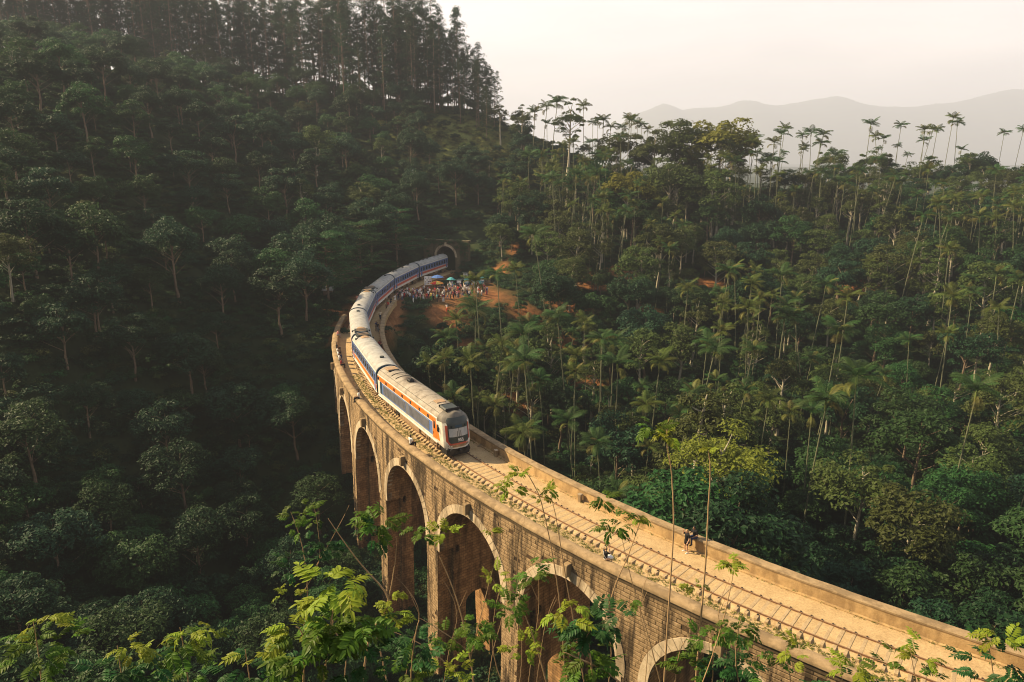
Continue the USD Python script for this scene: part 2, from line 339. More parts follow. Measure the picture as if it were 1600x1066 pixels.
def ground_raw(x, y):
    x, y = np.asarray(x, float), np.asarray(y, float)
    sh = x.shape
    q = np.stack([np.clip(x, -300, 320), np.clip(y, -60, 440)], -1).reshape(-1, 2)
    z = np.concatenate([_rbf(c / 50) for c in np.array_split(q, max(1, len(q) // 4000))]).reshape(sh)
    d = np.hypot(np.maximum(0, np.abs(x - 10) - 290), np.maximum(0, np.abs(y - 190) - 245))
    far = -30 + 45 * meshkit.fbm(np.stack([x / 260, y / 260, 0 * x], -1), 4, 5)
    w = np.clip(d / 300, 0, 1)
    z = z * (1 - w) + far * w
    z = z + (meshkit.fbm(np.stack([x / 13, y / 13, 0 * x], -1), 3, 2) - .5) * np.clip(2.4 - 2 * (np.abs(y - 152) < 16) * (x > -26) * (x < 6), .3, 3)
    return z

def ground(x, y):
    z = ground_raw(x, y)
    a, o = polar(np.asarray(x, float), np.asarray(y, float))
    far = (a < A_FAR) & (a > A_PORTAL - 1.3)
    near = (a > A_NEAR) & (a < -80)
    cut = -.42 + np.maximum(0, np.abs(o) - 4.4) * 1.1
    z = np.where(far | near, np.minimum(z, cut), z)
    z = np.where((far | near) & (np.abs(o) < 4.6), -.42, z)
    on = (a <= A_NEAR) & (a >= A_FAR) & (np.abs(o) < 6)
    z = np.where(on, np.minimum(z, -3.5 + 2.5 * np.clip(np.maximum(A_FAR + 2.5 - a, a - A_NEAR + 2.5) / 2.5, 0, 1)), z)
    return z

def _axis(lo, hi, step, far_lo, far_hi):
    mid = np.arange(lo, hi + .01, step)
    up = hi + np.cumsum(step * 1.16 ** np.arange(1, 60)); dn = lo - np.cumsum(step * 1.16 ** np.arange(1, 60))
    return np.concatenate([np.append(dn[dn > far_lo], far_lo)[::-1], mid, np.append(up[up < far_hi], far_hi)])
gx, gy = _axis(-130, 190, 2.0, -10500, 10500), _axis(-12, 310, 2.0, -1500, 10000)
GX, GY = np.meshgrid(gx, gy, indexing='ij')
GZ = ground(GX, GY)
nx, ny = GX.shape
i, j = np.meshgrid(np.arange(nx - 1), np.arange(ny - 1), indexing='ij')
q = np.stack([i * ny + j, (i + 1) * ny + j, (i + 1) * ny + j + 1, i * ny + j + 1], -1).reshape(-1, 4)
gp = usdkit.mesh(stage, uniq('/World', 'ground'), (np.stack([GX, GY, GZ], -1).reshape(-1, 3), q), M['ground'], smooth=True)
tag(gp.GetPrim(), 'steep green valley sides with bare red earth banks', 'ground', None, 'structure')
def blob(x, y, cx, cy, rx, ry, seed=1, p=2.0):
    d = np.hypot((x - cx) / rx, (y - cy) / ry) + (meshkit.fbm(np.stack([x / 5, y / 5, 0 * x], -1), 3, seed) - .5) * .9
    return np.clip((1.0 - d) * p, 0, 1)
SOILS = [(-12, 153, 15, 13), (-13, 138, 6.5, 4.5), (-9, 131, 3, 3), (2, 146, 6, 5), (-2, 174, 2.5, 5), (1, 184, 2.2, 5), (12, 154, 6, 4), (10, 140, 4, 4), (20, 166, 7, 4), (26, 172, 8, 3), (32, 156, 5, 4), (-35, 132, 3, 2.5), (14, 128, 5, 4), (50, 172, 6, 4), (84, 168, 6, 4), (0, 120, 4, 4), (22, 140, 6, 4)]
soil = np.zeros(GX.size); fx, fy = GX.ravel(), GY.ravel()
for k, s in enumerate(SOILS):
    soil = np.maximum(soil, blob(fx, fy, *s, seed=k + 3))
pa, po = polar(fx, fy)
soil = np.maximum(soil, ((pa < A_FAR) & (pa > A_PORTAL) & (np.abs(po) < 5.5)) * .8)
soil = np.maximum(soil, ((pa > A_NEAR) & (pa < -90) & (np.abs(po) < 6)) * .8)
grassy = np.maximum(blob(fx, fy, -22, 262, 34, 26, 20, 1.6), blob(fx, fy, 2, 250, 20, 30, 21, 1.6))
grassy = np.maximum(grassy, blob(fx, fy, -30, 240, 25, 18, 22, 1.2) * .7)
for nm, val in (('soil', soil), ('grass', grassy)):
    UsdGeom.PrimvarsAPI(gp).CreatePrimvar(nm, Sdf.ValueTypeNames.FloatArray, 'vertex').Set(Vt.FloatArray.FromNumpy(val.astype(np.float32)))

# far hills, fading into the haze
def far_hill(name, y0, prof, depth, seed, label):
    xs = np.arange(-7600, 10300, 75.0); prof = [(4 * p_, 28 + 4 * (z_ - 28)) for p_, z_ in prof]; ys = np.linspace(-1, 1, 33)
    X, T = np.meshgrid(xs, ys, indexing='ij')
    top = np.interp(xs, [p[0] for p in prof], [p[1] for p in prof])
    top = top + (meshkit.fbm(np.stack([xs / 440, 0 * xs, 0 * xs], -1), 4, seed) - .5) * 130
    Z = -40 + (top[:, None] + 40) * np.clip(1 - np.abs(T) ** 1.3, 0, 1) + (meshkit.fbm(np.stack([X / 640, T * 3, 0 * X], -1), 4, seed + 1) - .5) * 60 * np.abs(T) * (1 - np.abs(T)) * 3
    v = np.stack([X, y0 + T * depth, Z], -1).reshape(-1, 3)
    n, m = X.shape
    i, j = np.meshgrid(np.arange(n - 1), np.arange(m - 1), indexing='ij')
    q = np.stack([i * m + j, (i + 1) * m + j, (i + 1) * m + j + 1, i * m + j + 1], -1).reshape(-1, 4)
    thing(name, (v, q), M['hill'], label, 'hill', None, 'structure', smooth=True)
far_hill('distant_hills', 8300, [(-1900, 60), (-300, 70), (150, 60), (270, 90), (340, 150), (420, 176), (480, 160), (530, 172), (640, 182), (760, 178), (900, 200), (1100, 175), (1400, 215), (1800, 190), (2600, 160)], 1500, 11, 'pale blue-grey mountain ridge fading into the haze')

# haze
_hx, _hy0, _hy1, _z0, _z1 = 10600, -1550, 10100, float(GZ.min()) - 45, 860.0
haze = thing('haze', bx(-_hx, _hx, _hy0, _hy1, _z0, _z1), usdkit.material(stage, '/World/Looks/haze_look', {'v': ('principled_volume', {'color': (0.74, 0.81, 1.0), 'density': 0.00023, 'anisotropy': 0.1})}, [], volume='v.volume'),
             'thin warm haze filling the valley', 'haze', None, 'stuff')

# ------------------------------------------------------------------ the viaduct
FACE = 4.15                                            # outer face, metres outside the track's centre line
R0 = RAD + FACE
DEG = math.pi / 180 * R0                               # metres of face per degree
CEN = [-126.05 - 5.36 * k for k in range(9)]           # arch centres
HALF, ZC = 2.1 * DEG, -1.95
SPR = ZC - HALF                                        # springing
DEPTH = 7.7
S = lambda a: -(a - A_NEAR) * DEG                      # metres along the face from the near end
def unroll(v, batter=0.022):
    """(s, d, z): along the face, into the bridge, up -> the world."""
    v = np.asarray(v, float)
    a = A_NEAR - v[:, 0] / DEG
    bat = np.where(v[:, 1] < DEPTH / 2, 1, -1) * np.maximum(0, -v[:, 2]) * batter
    return curve(a, FACE - v[:, 1] + bat, v[:, 2])
ZTOP, ZBOT, LEN = -.02, -27.0, S(A_FAR)
via = xform('viaduct', 'tall curved stone railway viaduct with nine round arches crossing the valley', 'bridge')
solid = Manifold.cube([LEN, DEPTH, ZTOP - ZBOT]).translate([0, 0, ZBOT])
def arch_prism(s, half, z, d0, d1, zb):
    n = 28
    pts = [(s - half, zb), (s + half, zb)] + [(s + half * math.cos(t), z + half * math.sin(t)) for t in np.linspace(0, math.pi, n)]
    m = CrossSection([np.array(pts)]).extrude(d1 - d0)     # extruded along +z, then laid on its side
    return m.rotate([90, 0, 0]).translate([0, d1, 0])
cuts = [Manifold.cube([LEN + 2, DEPTH - .7, 2]).translate([-1, .35, -.62])]
for k, a in enumerate(CEN):
    cuts.append(arch_prism(S(a), HALF, SPR, -1, DEPTH + 1, ZBOT - 1))
for k in range(8):
    sp = S((CEN[k] + CEN[k + 1]) / 2); hw = 5.36 * DEG / 2 - HALF
    # set-back corners of the piers and the small arched passage through each pier
    cuts.append(Manifold.cube([.55, 0.95, 40]).translate([sp - hw - .01, .55, SPR - .9 - 40]))
    cuts.append(Manifold.cube([.42, .62, 40]).translate([sp - hw - .01, -.01, SPR - .9 - 40]))
    cuts.append(Manifold.cube([.12, 1.2, 40]).translate([sp + hw - .11, -.01, SPR - .9 - 40]))
    pz = -14.2
    n = 12
    prof = [(-1.0, -40), (1.0, -40)] + [(math.cos(t), pz + math.sin(t)) for t in np.linspace(0, math.pi, n)]
    pas = CrossSection([np.array(prof)]).extrude(6).rotate([90, 0, 90]).translate([sp - 3, 3.9, 0])
    cuts.append(pas)
    for hz in (-7.9,):
        cuts.append(Manifold.cylinder(6, .3, .3, 10).rotate([0, 90, 0]).scale([1, .8, 1.5]).translate([sp - 3, 1.95, hz]))
solid = solid - Manifold.batch_boolean(cuts, m3.OpType.Add)
solid = solid.refine_to_length(1.1)
mv = solid.to_mesh(); V, F = np.array(mv.vert_properties[:, :3]), np.array(mv.tri_verts)
Vw = unroll(V)
Fw = F[:, ::-1] if trimesh.Trimesh(Vw, F, process=False).volume < 0 else F
cen = V[F].mean(1)
nrm = np.cross(V[F][:, 1] - V[F][:, 0], V[F][:, 2] - V[F][:, 0]); nrm /= np.linalg.norm(nrm, axis=1, keepdims=True) + 1e-9
front = (nrm[:, 1] < -.9) & (cen[:, 1] < .05)
def sub(mask):
    f = Fw[mask]; u, inv = np.unique(f, return_inverse=True)
    return Vw[u], inv.reshape(-1, 3)
part(via, 'pier_and_barrel', sub(~front), M['reveal'], smooth=35)
part(via, 'face_backing', sub(front), M['mortar'])

def face_poly():
    P = sbox(0, ZBOT, LEN, .06)
    holes = []
    for k, a in enumerate(CEN):
        s = S(a)
        r = HALF + .82 if True else HALF
        holes.append(unary_union([Point(s, SPR).buffer(HALF + .80, 40).intersection(sbox(s - 9, SPR, s + 9, 0)), sbox(s - HALF - .5, SPR - .9, s + HALF + .5, SPR), sbox(s - HALF, ZBOT - 2, s + HALF, SPR - .9)]))
        holes.append(sbox(s - .42, -1.62, s + .42, -.42))
    for k in range(8):
        sp = S((CEN[k] + CEN[k + 1]) / 2); hw = 5.36 * DEG / 2 - HALF
        holes.append(sbox(sp - hw - .1, ZBOT - 2, sp - hw + .41, SPR - .9)); holes.append(sbox(sp + hw - .12, ZBOT - 2, sp + hw + .1, SPR - .9))
    return P.difference(unary_union(holes))
FP = face_poly()
from shapely import prepared
FPp = prepared.prep(FP)
def block_mesh(poly, proud, back=.06):
    x, y = np.array(poly.exterior.coords)[:-1].T
    n = len(x)
    if poly.exterior.is_ccw is False:
        x, y = x[::-1], y[::-1]
    if n == 4:
        c = .018
        cx_, cy_ = x.mean(), y.mean()
        xi, yi = x - np.sign(x - cx_) * c, y - np.sign(y - cy_) * c
        v = np.concatenate([np.stack([x, np.full(n, back), y], 1), np.stack([x, np.full(n, -proud + c), y], 1), np.stack([xi, np.full(n, -proud), yi], 1)])
        f = []
        for lv in (0, 4):
            for i in range(4):
                j = (i + 1) % 4; f += [[lv + i, lv + j, lv + 4 + j], [lv + i, lv + 4 + j, lv + 4 + i]]
        f += [[8, 9, 10], [8, 10, 11]]
        return v, np.array(f)
    try:
        tv, tf = trimesh.creation.triangulate_polygon(poly, engine='earcut')
    except Exception:
        return None
    m = len(tv)
    v = np.concatenate([np.stack([tv[:, 0], np.full(m, -proud), tv[:, 1]], 1), np.stack([x, np.full(n, -proud), y], 1), np.stack([x, np.full(n, back), y], 1)])
    f = [list(t) for t in tf]
    for i in range(n):
        j = (i + 1) % n; f += [[m + i, m + n + j, m + j], [m + i, m + n + i, m + n + j]]
    return v, np.array(f)
rb = random.Random(7)
COURSE = .31
near_blocks, far_blocks = [], []
zc = .04; row = 0
while zc > -23:
    h = COURSE * rb.uniform(.93, 1.07); s = -rb.random() * .6; row += 1
    while s < LEN:
        w = rb.uniform(.5, .82)
        r = sbox(max(s, 0) + .009, zc - h + .030, min(s + w, LEN) - .011, zc - .030)
        s += w
        if r.is_empty or r.area < .03: continue
        if not FPp.intersects(r): continue
        if not FPp.contains(r):
            r = r.intersection(FP)
            if r.geom_type != 'Polygon' or r.area < .02: continue
            r = r.simplify(.01)
            if r.geom_type != 'Polygon' or len(r.interiors): continue
        proud = rb.uniform(.022, .048) if rb.random() > .05 else rb.uniform(-.01, .012)
        b = block_mesh(r, proud)
        if b is None: continue
        c = unroll(np.array([[r.centroid.x, 0, r.centroid.y]]))[0]
        X, Y, D = project(c)
        vis = 430 < X < 1640 and Y < 1090
        (near_blocks if vis else far_blocks).append((D, unroll(b[0]), b[1]))
    zc -= h
near_blocks.sort(key=lambda t: t[0])
def out_face(v, f):
    """Winds a closed-front shell so that its front looks away from the bridge's centre."""
    t = v[f]; n = np.cross(t[:, 1] - t[:, 0], t[:, 2] - t[:, 0]).sum(0)
    o = v.mean(0) - np.array([CX, CY, 0]); o[2] = 0
    return f if (n @ o) > 0 else f[:, ::-1]
for D, v, f in near_blocks[:290]:
    part(via, 'stone_block', (v, out_face(v, f)), M['brick'])
part(via, 'stone_blocks', cat_mesh([(v, out_face(v, f)) for D, v, f in near_blocks[290:] + far_blocks]), M['brick'], kind='stuff', label='courses of squared stone blocks on the spandrel and piers')

# arch rings of pale blocks, keystones with a drain spout, springing ledges
for k, a in enumerate(CEN):
    s = S(a)
    seen = k <= 6
    n = 26
    rings = []
    for i in range(n):
        t0, t1 = math.pi * i / n + .004, math.pi * (i + 1) / n - .004
        if abs((t0 + t1) / 2 - math.pi / 2) < .06: pass
        pts = []
        for rr in (HALF, HALF + .78):
            for d in (-.075 - .012 * rb.random(), .5):
                for t in (t0, t1):
                    pts.append((s + rr * math.cos(t), d, SPR + rr * math.sin(t)))
        v = unroll(np.array(pts)); f = np.array([[0, 1, 5, 4], [2, 6, 7, 3], [0, 4, 6, 2], [1, 3, 7, 5], [4, 5, 7, 6], [0, 2, 3, 1]])
        f3 = np.vstack([f[:, [0, 1, 2]], f[:, [0, 2, 3]]])
        if trimesh.Trimesh(v, f3, process=False).volume < 0: f3 = f3[:, ::-1]
        rings.append((v, f3))
    for sd in (-1, 1):                                  # quoins below the springing
        z = SPR
        for i in range(2):
            x0, x1 = sorted((s + sd * HALF, s + sd * (HALF + (.5 if i else .75))))
            m = bx(x0, x1, -.06, .5, z - .44, z - .01); z -= .45
            rings.append((unroll(m[0]), m[1]))
    if seen:
        for r_ in rings:
            v, f = r_; tm = trimesh.Trimesh(*(r_ if r_[1].shape[1] == 3 else cat_mesh([r_])), process=False)
            part(via, 'arch_block', (tm.vertices, tm.faces if tm.volume > 0 else tm.faces[:, ::-1]), M['voussoir'])
    else:
        part(via, 'arch_ring', cat_mesh(rings), M['voussoir'])
    m = rbx(s - .36, s + .12, -.52, .2, -1.52, -.52, .05)
    part(via, 'drain_spout', (unroll(m[0]), m[1]), M['coping'])
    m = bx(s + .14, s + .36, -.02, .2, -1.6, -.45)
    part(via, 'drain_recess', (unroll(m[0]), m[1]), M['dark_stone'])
for k in range(8):
    sp = S((CEN[k] + CEN[k + 1]) / 2); hw = 5.36 * DEG / 2 - HALF
    m = rbx(sp - hw + .02, sp - hw + .6, -.05, 1.45, SPR - .9, SPR - .78, .03)
    part(via, 'springing_ledge', (unroll(m[0]), m[1]), M['reveal'])

# deck, parapets
A0 = -100.0
part(via, 'deck', sweep_arc([(-3.7, -.9), (4.1, -.9), (4.1, -.27), (3.3, -.29), (1.35, -.31), (1.0, -.150), (.6, -.136), (-.6, -.134), (-1.0, -.138), (-1.3, -.140), (-3.7, -.19)], A0, A_FAR - .2, .4), M['bed'])
LW_END, RW_END = -175.6, -181.6
for (nm, pr, m_, a1) in (('outer_parapet', [(3.56, -.3), (4.13, -.3), (4.13, .48), (3.56, .48)], M['parapet'], LW_END),
                         ('outer_coping', [(3.42, .46), (4.36, .46), (4.36, .60), (4.30, .71), (4.12, .79), (3.9, .815), (3.65, .79), (3.47, .71), (3.42, .60)], M['coping'], LW_END),
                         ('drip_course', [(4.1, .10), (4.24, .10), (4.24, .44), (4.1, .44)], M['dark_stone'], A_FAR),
                         ('inner_parapet', [(-3.80, -.3), (-3.16, -.3), (-3.16, .70), (-3.80, .70)], M['parapet'], RW_END),
                         ('inner_coping', [(-3.88, .70), (-3.12, .70), (-3.12, .82), (-3.2, .87), (-3.80, .87), (-3.88, .82)], M['coping'], RW_END),
                         ('kerb_strip', [(-3.14, -.22), (-2.92, -.22), (-2.92, -.09), (-3.14, -.09)], M['parapet'], RW_END)):
    part(via, nm, sweep_arc(pr, A0, a1, .25, .035, 5), m_, smooth=40)

# ------------------------------------------------------------------ the railway track
track = xform('railway_track', 'single curved broad gauge railway track with wooden sleepers along the bridge', 'railway track')
for off in (.873, -.873):
    part(track, 'rail', sweep_arc([(off - .035, -.02), (off + .035, -.02), (off + .036, -.055), (off + .012, -.07), (off + .012, -.14), (off + .07, -.165), (off - .07, -.165), (off - .012, -.14), (off - .012, -.07), (off - .036, -.055)][::-1], A0, A_PORTAL - 3, .25), M['rail'], smooth=30)
da = .66 / (math.pi / 180 * RAD)
kk = 0
a = -112.0
far_sl = []
while a > -186:
    w = rb.uniform(.105, .135); L = rb.uniform(1.36, 1.52)
    m = rbx(-w, w, -L + .35, L, -.33, -.118 + rb.uniform(-.014, .012), .018)
    ang = math.radians(a + rb.uniform(-.05, .05))
    rot = rotz(ang - math.pi / 2)
    v = m[0] @ rot.T + curve(a, rb.uniform(-.03, .03), 0)
    if kk < 285 and a < -115: part(track, 'sleeper', (v, m[1]), M['sleeper']); kk += 1
    else: far_sl.append((v, m[1]))
    a -= da
if far_sl:
    part(track, 'sleepers', cat_mesh(far_sl), M['sleeper'], kind='stuff')
ch = []
a = -112.0
while a > -160:
    for off in (-1.08, 1.02):
        m = bx(-.05, .05, -.05, .05, -.15, -.075)
        if off == 1.02 and rb.random() < .55: continue
        ch.append((m[0] @ rotz(math.radians(a)).T + curve(a, off, 0), m[1]))
    a -= da
part(track, 'rail_chairs', cat_mesh(ch), M['iron'], kind='stuff')

# ------------------------------------------------------------------ the tunnel mouth
def portal_frame(a):
    t = math.radians(a); n = np.array([math.cos(t), math.sin(t)]); d = np.array([math.sin(t), -math.cos(t)])
    return np.array([[n[0], d[0], 0], [n[1], d[1], 0], [0, 0, 1.0]]), curve(a, 0, 0)
PR, PO = portal_frame(A_PORTAL)
tun = xform('tunnel_portal', 'mossy grey stone tunnel mouth at the foot of the forested hill', 'tunnel')
def pcut(half, spring, extra=0):
    return Polygon([(-half, -2), (half, -2), (half, spring)] + [(half * math.cos(t), spring + (half) * math.sin(t)) for t in np.linspace(0, math.pi, 24)][1:-1] + [(-half, spring)])
wall = sbox(-6.6, -2, 6.6, 7.5).difference(pcut(2.75, 3.5))
tm = trimesh.creation.extrude_polygon(wall, 1.1, engine='earcut')
def on_portal(tm, y0):
    v = np.asarray(tm.vertices); v = np.stack([v[:, 0], y0 + v[:, 2], v[:, 1]], 1)
    w = v @ PR.T + PO
    f = np.asarray(tm.faces)
    return (w, f if trimesh.Trimesh(w, f, process=False).volume > 0 else f[:, ::-1])
part(tun, 'wall', on_portal(tm, 0), M['portal'])
ringp = pcut(3.35, 3.5).difference(pcut(2.75, 3.5)).difference(sbox(-9, -3, 9, -.4))
for i in range(20):
    t0, t1 = math.pi * i / 20 + .006, math.pi * (i + 1) / 20 - .006
    w_ = Polygon([(2.75 * math.cos(t0), 3.5 + 2.75 * math.sin(t0)), (3.35 * math.cos(t0), 3.5 + 3.35 * math.sin(t0)), (3.35 * math.cos(t1), 3.5 + 3.35 * math.sin(t1)), (2.75 * math.cos(t1), 3.5 + 2.75 * math.sin(t1))])
    part(tun, 'arch_block', on_portal(trimesh.creation.extrude_polygon(w_, .5, engine='earcut'), -.1), M['voussoir'])
part(tun, 'parapet', on_portal(trimesh.creation.extrude_polygon(sbox(-6.8, 7.5, 6.8, 7.9), 1.5, engine='earcut'), -.2), M['portal'])
part(tun, 'keystone', on_portal(trimesh.creation.extrude_polygon(sbox(-.3, 6.3, .3, 7.3), .6, engine='earcut'), -.2), M['voussoir'])
bore = [(-2.8, -1), (-2.8, 3.5)] + [(-2.8 * math.cos(t), 3.5 + 2.8 * math.sin(t)) for t in np.linspace(0, math.pi, 16)][1:-1] + [(2.8, 3.5), (2.8, -1)]
bm = []
aa = np.linspace(A_PORTAL - .4, A_PORTAL - 20, 24)
k_ = len(bore); bp = np.array(bore)
v = np.concatenate([curve(np.full(k_, a), bp[:, 0], bp[:, 1]) for a in aa])
i, j = np.meshgrid(np.arange(len(aa) - 1), np.arange(k_ - 1), indexing='ij')
q = np.stack([i * k_ + j, i * k_ + j + 1, (i + 1) * k_ + j + 1, (i + 1) * k_ + j], -1).reshape(-1, 4)
part(tun, 'bore_lining', (v, q), M['dark_stone'])
part(track, 'ballast', sweep_arc([(-3.0, -.6), (3.0, -.6), (2.3, -.2), (-2.3, -.2)], A_FAR - .2, A_PORTAL - 14, .4, .04, 6), M['bed'])
# ------------------------------------------------------------------ the train
M['train_white'] = plain('train_white_look', (0.60, 0.56, 0.49), 0.45, 0, 0.18, 1.4, 0.4)
M['train_orange'] = plain('train_orange_look', (0.66, 0.17, 0.025), 0.42, 0, 0.12, 1.6, 0.4)
M['train_red'] = plain('train_red_look', (0.42, 0.075, 0.04), 0.42, 0, 0.12, 1.6, 0.4)
M['train_blue'] = plain('train_blue_look', (0.10, 0.17, 0.38), 0.42, 0, 0.14, 1.6, 0.4)
M['coach_blue'] = plain('coach_blue_look', (0.07, 0.115, 0.26), 0.45, 0, 0.2, 1.6, 0.4)
M['train_dark'] = plain('train_dark_blue_look', (0.018, 0.045, 0.075), 0.5, 0, 0.2, 2.0, 0.3)
M['grille'] = mat('grille_look', {
    'tc': ('texture_coordinate', {}), 'n': ('noise_texture', {'scale': 1.0, 'detail': 5.0}),
    'r': ('rgb_ramp', {'ramp': [(0.3, (0.115, 0.125, 0.155)), (0.7, (0.18, 0.185, 0.215))]}),
    'p': ('principled_bsdf', {'roughness': 0.55, 'metallic': 0.2}),
}, [('tc.object', 'n.vector'), ('n.fac', 'r.fac'), ('r.color', 'p.base_color')])
M['roof'] = mat('train_roof_look', {
    'tc': ('texture_coordinate', {}),
    'n': ('noise_texture', {'scale': 1.1, 'detail': 7.0, 'roughness': 0.7}),
    'r': ('rgb_ramp', {'ramp': [(0.27, (0.17, 0.16, 0.145)), (0.5, (0.31, 0.305, 0.29)), (0.75, (0.42, 0.415, 0.40))]}),
    'p': ('principled_bsdf', {'roughness': 0.6, 'specular_ior_level': 0.3}),
}, [('tc.object', 'n.vector'), ('n.fac', 'r.fac'), ('r.color', 'p.base_color')])
M['loco_roof'] = mat('locomotive_roof_look', {
    'tc': ('texture_coordinate', {}),
    'n': ('noise_texture', {'scale': 1.1, 'detail': 7.0, 'roughness': 0.7}),
    'r': ('rgb_ramp', {'ramp': [(0.28, (0.13, 0.105, 0.08)), (0.5, (0.27, 0.235, 0.19)), (0.75, (0.38, 0.345, 0.295))]}),
    'mp': ('mapping', {'location': (1.6, -0.35, 0.0), 'scale': (0.55, 1.1, 0.0)}),
    'l': ('gradient_texture', {'gradient_type': 'spherical'}),
    'sm': ('math', {'math_type': 'multiply', 'value2': 1.7, 'use_clamp': True}),
    'm': ('mix_color', {'b': (0.05, 0.035, 0.025)}),
    'p': ('principled_bsdf', {'roughness': 0.65, 'specular_ior_level': 0.25}),
}, [('tc.object', 'n.vector'), ('n.fac', 'r.fac'), ('tc.object', 'mp.vector'), ('mp.vector', 'l.vector'), ('l.fac', 'sm.value1'), ('sm.value', 'm.fac'), ('r.color', 'm.a'), ('m.result', 'p.base_color')])
M['roof_dark'] = plain('sooty_roof_look', (0.13, 0.115, 0.095), 0.6, 0, 0.3, 1.6, 0.3)
M['tan_roof'] = plain('tan_roof_cover_look', (0.30, 0.20, 0.12), 0.7, 0, 0.25, 2.0, 0.2)
M['black'] = plain('black_paint_look', (0.012, 0.012, 0.013), 0.5, 0, 0.3, 4.0, 0.3)
M['mask'] = plain('cab_mask_look', (0.030, 0.038, 0.036), 0.4, 0, 0.2, 3.0, 0.4)
M['pane'] = mat('dark_pane_look', {'p': ('principled_bsdf', {'base_color': (0.012, 0.016, 0.02), 'roughness': 0.08, 'specular_ior_level': 0.6})}, [])
M['blind'] = mat('windscreen_look', {'tc': ('texture_coordinate', {}), 'n': ('noise_texture', {'scale': 2.0}), 'r': ('rgb_ramp', {'ramp': [(0.3, (0.30, 0.31, 0.32)), (0.7, (0.42, 0.42, 0.42))]}),
    'p': ('principled_bsdf', {'roughness': 0.15, 'specular_ior_level': 0.6})}, [('tc.object', 'n.vector'), ('n.fac', 'r.fac'), ('r.color', 'p.base_color')])
M['bogie'] = plain('bogie_look', (0.19, 0.125, 0.07), 0.8, 0.1, 0.35, 5.0, 0.2)
M['tank'] = plain('underframe_look', (0.27, 0.18, 0.105), 0.75, 0, 0.3, 3.0, 0.2)
M['white_mark'] = plain('white_lettering_look', (0.75, 0.74, 0.70), 0.5, 0, 0.04)
M['lamp'] = mat('headlamp_look', {'p': ('principled_bsdf', {'base_color': (0.8, 0.78, 0.7), 'roughness': 0.1, 'metallic': 0.6})}, [])

W_, EAVE = 1.42, 2.98
PROF_SIDE = [(-1.36, .92), (-W_, 1.15), (-W_, EAVE), (W_, EAVE), (W_, 1.15), (1.36, .92)]
ROOF_HALF = [(W_, EAVE), (1.40, 3.12), (1.30, 3.32), (1.08, 3.52), (.72, 3.68), (.36, 3.76), (0, 3.79)]
PROF_ROOF = ROOF_HALF + [(-y, z) for y, z in ROOF_HALF[:-1][::-1]]

def extr(profile, x0, x1):
    """A (y, z) outline drawn out along x."""
    P = Polygon(profile)
    tm = trimesh.creation.extrude_polygon(P, x1 - x0, engine='earcut')
    v = np.asarray(tm.vertices); v = np.stack([x0 + v[:, 2], v[:, 0], v[:, 1]], 1)
    return v, np.asarray(tm.faces)

def panel(x0, x1, z0, z1, side, proud=.012, deep=.03):
    y = side * W_
    return rbx(x0, x1, min(y - side * deep, y + side * proud), max(y - side * deep, y + side * proud), z0, z1, .006)

def bogie(root, xc, wb=2.1):
    b = xform('bogie', None, None, (xc, 0, 0), parent=root)
    parts = []
    for sy in (-1, 1):
        parts += [rbx(-wb / 2 - .45, wb / 2 + .45, sy * 1.20 - .07, sy * 1.20 + .07, .46, .66, .02), rbx(-.4, .4, sy * 1.24 - .1, sy * 1.24 + .1, .30, .5, .02)]
        for sx in (-1, 1):
            parts += [rbx(sx * wb / 2 - .15, sx * wb / 2 + .15, sy * 1.24 - .1, sy * 1.24 + .1, .3, .62, .03), tube([(sx * .55, sy * 1.26, .38), (sx * .55, sy * 1.26, .85)], .1, 8)]
    parts += [bx(-.25, .25, -1.0, 1.0, .5, .8)]
    part(b, 'side_frame', cat_mesh(parts), M['bogie'])
    for sx in (-1, 1):
        for sy in (-1, 1):
            tm = trimesh.creation.revolve([(0, -.06), (.50, -.06), (.50, -.03), (.455, -.02), (.44, .07), (.36, .07), (.34, .03), (.12, .03), (.12, .09), (0, .09)], sections=20)
            v = np.asarray(tm.vertices); v = np.stack([v[:, 0], v[:, 2] * sy, v[:, 1]], 1) + [sx * wb / 2, sy * .87, .445]
            f = np.asarray(tm.faces); f = f if trimesh.Trimesh(v, f, process=False).volume > 0 else f[:, ::-1]
            part(b, 'wheel', (v, f), M['iron'], smooth=30)
    return b

def place_on_track(a):
    t = math.radians(a)
    return curve(a, 0, 0), math.atan2(math.cos(t), -math.sin(t))

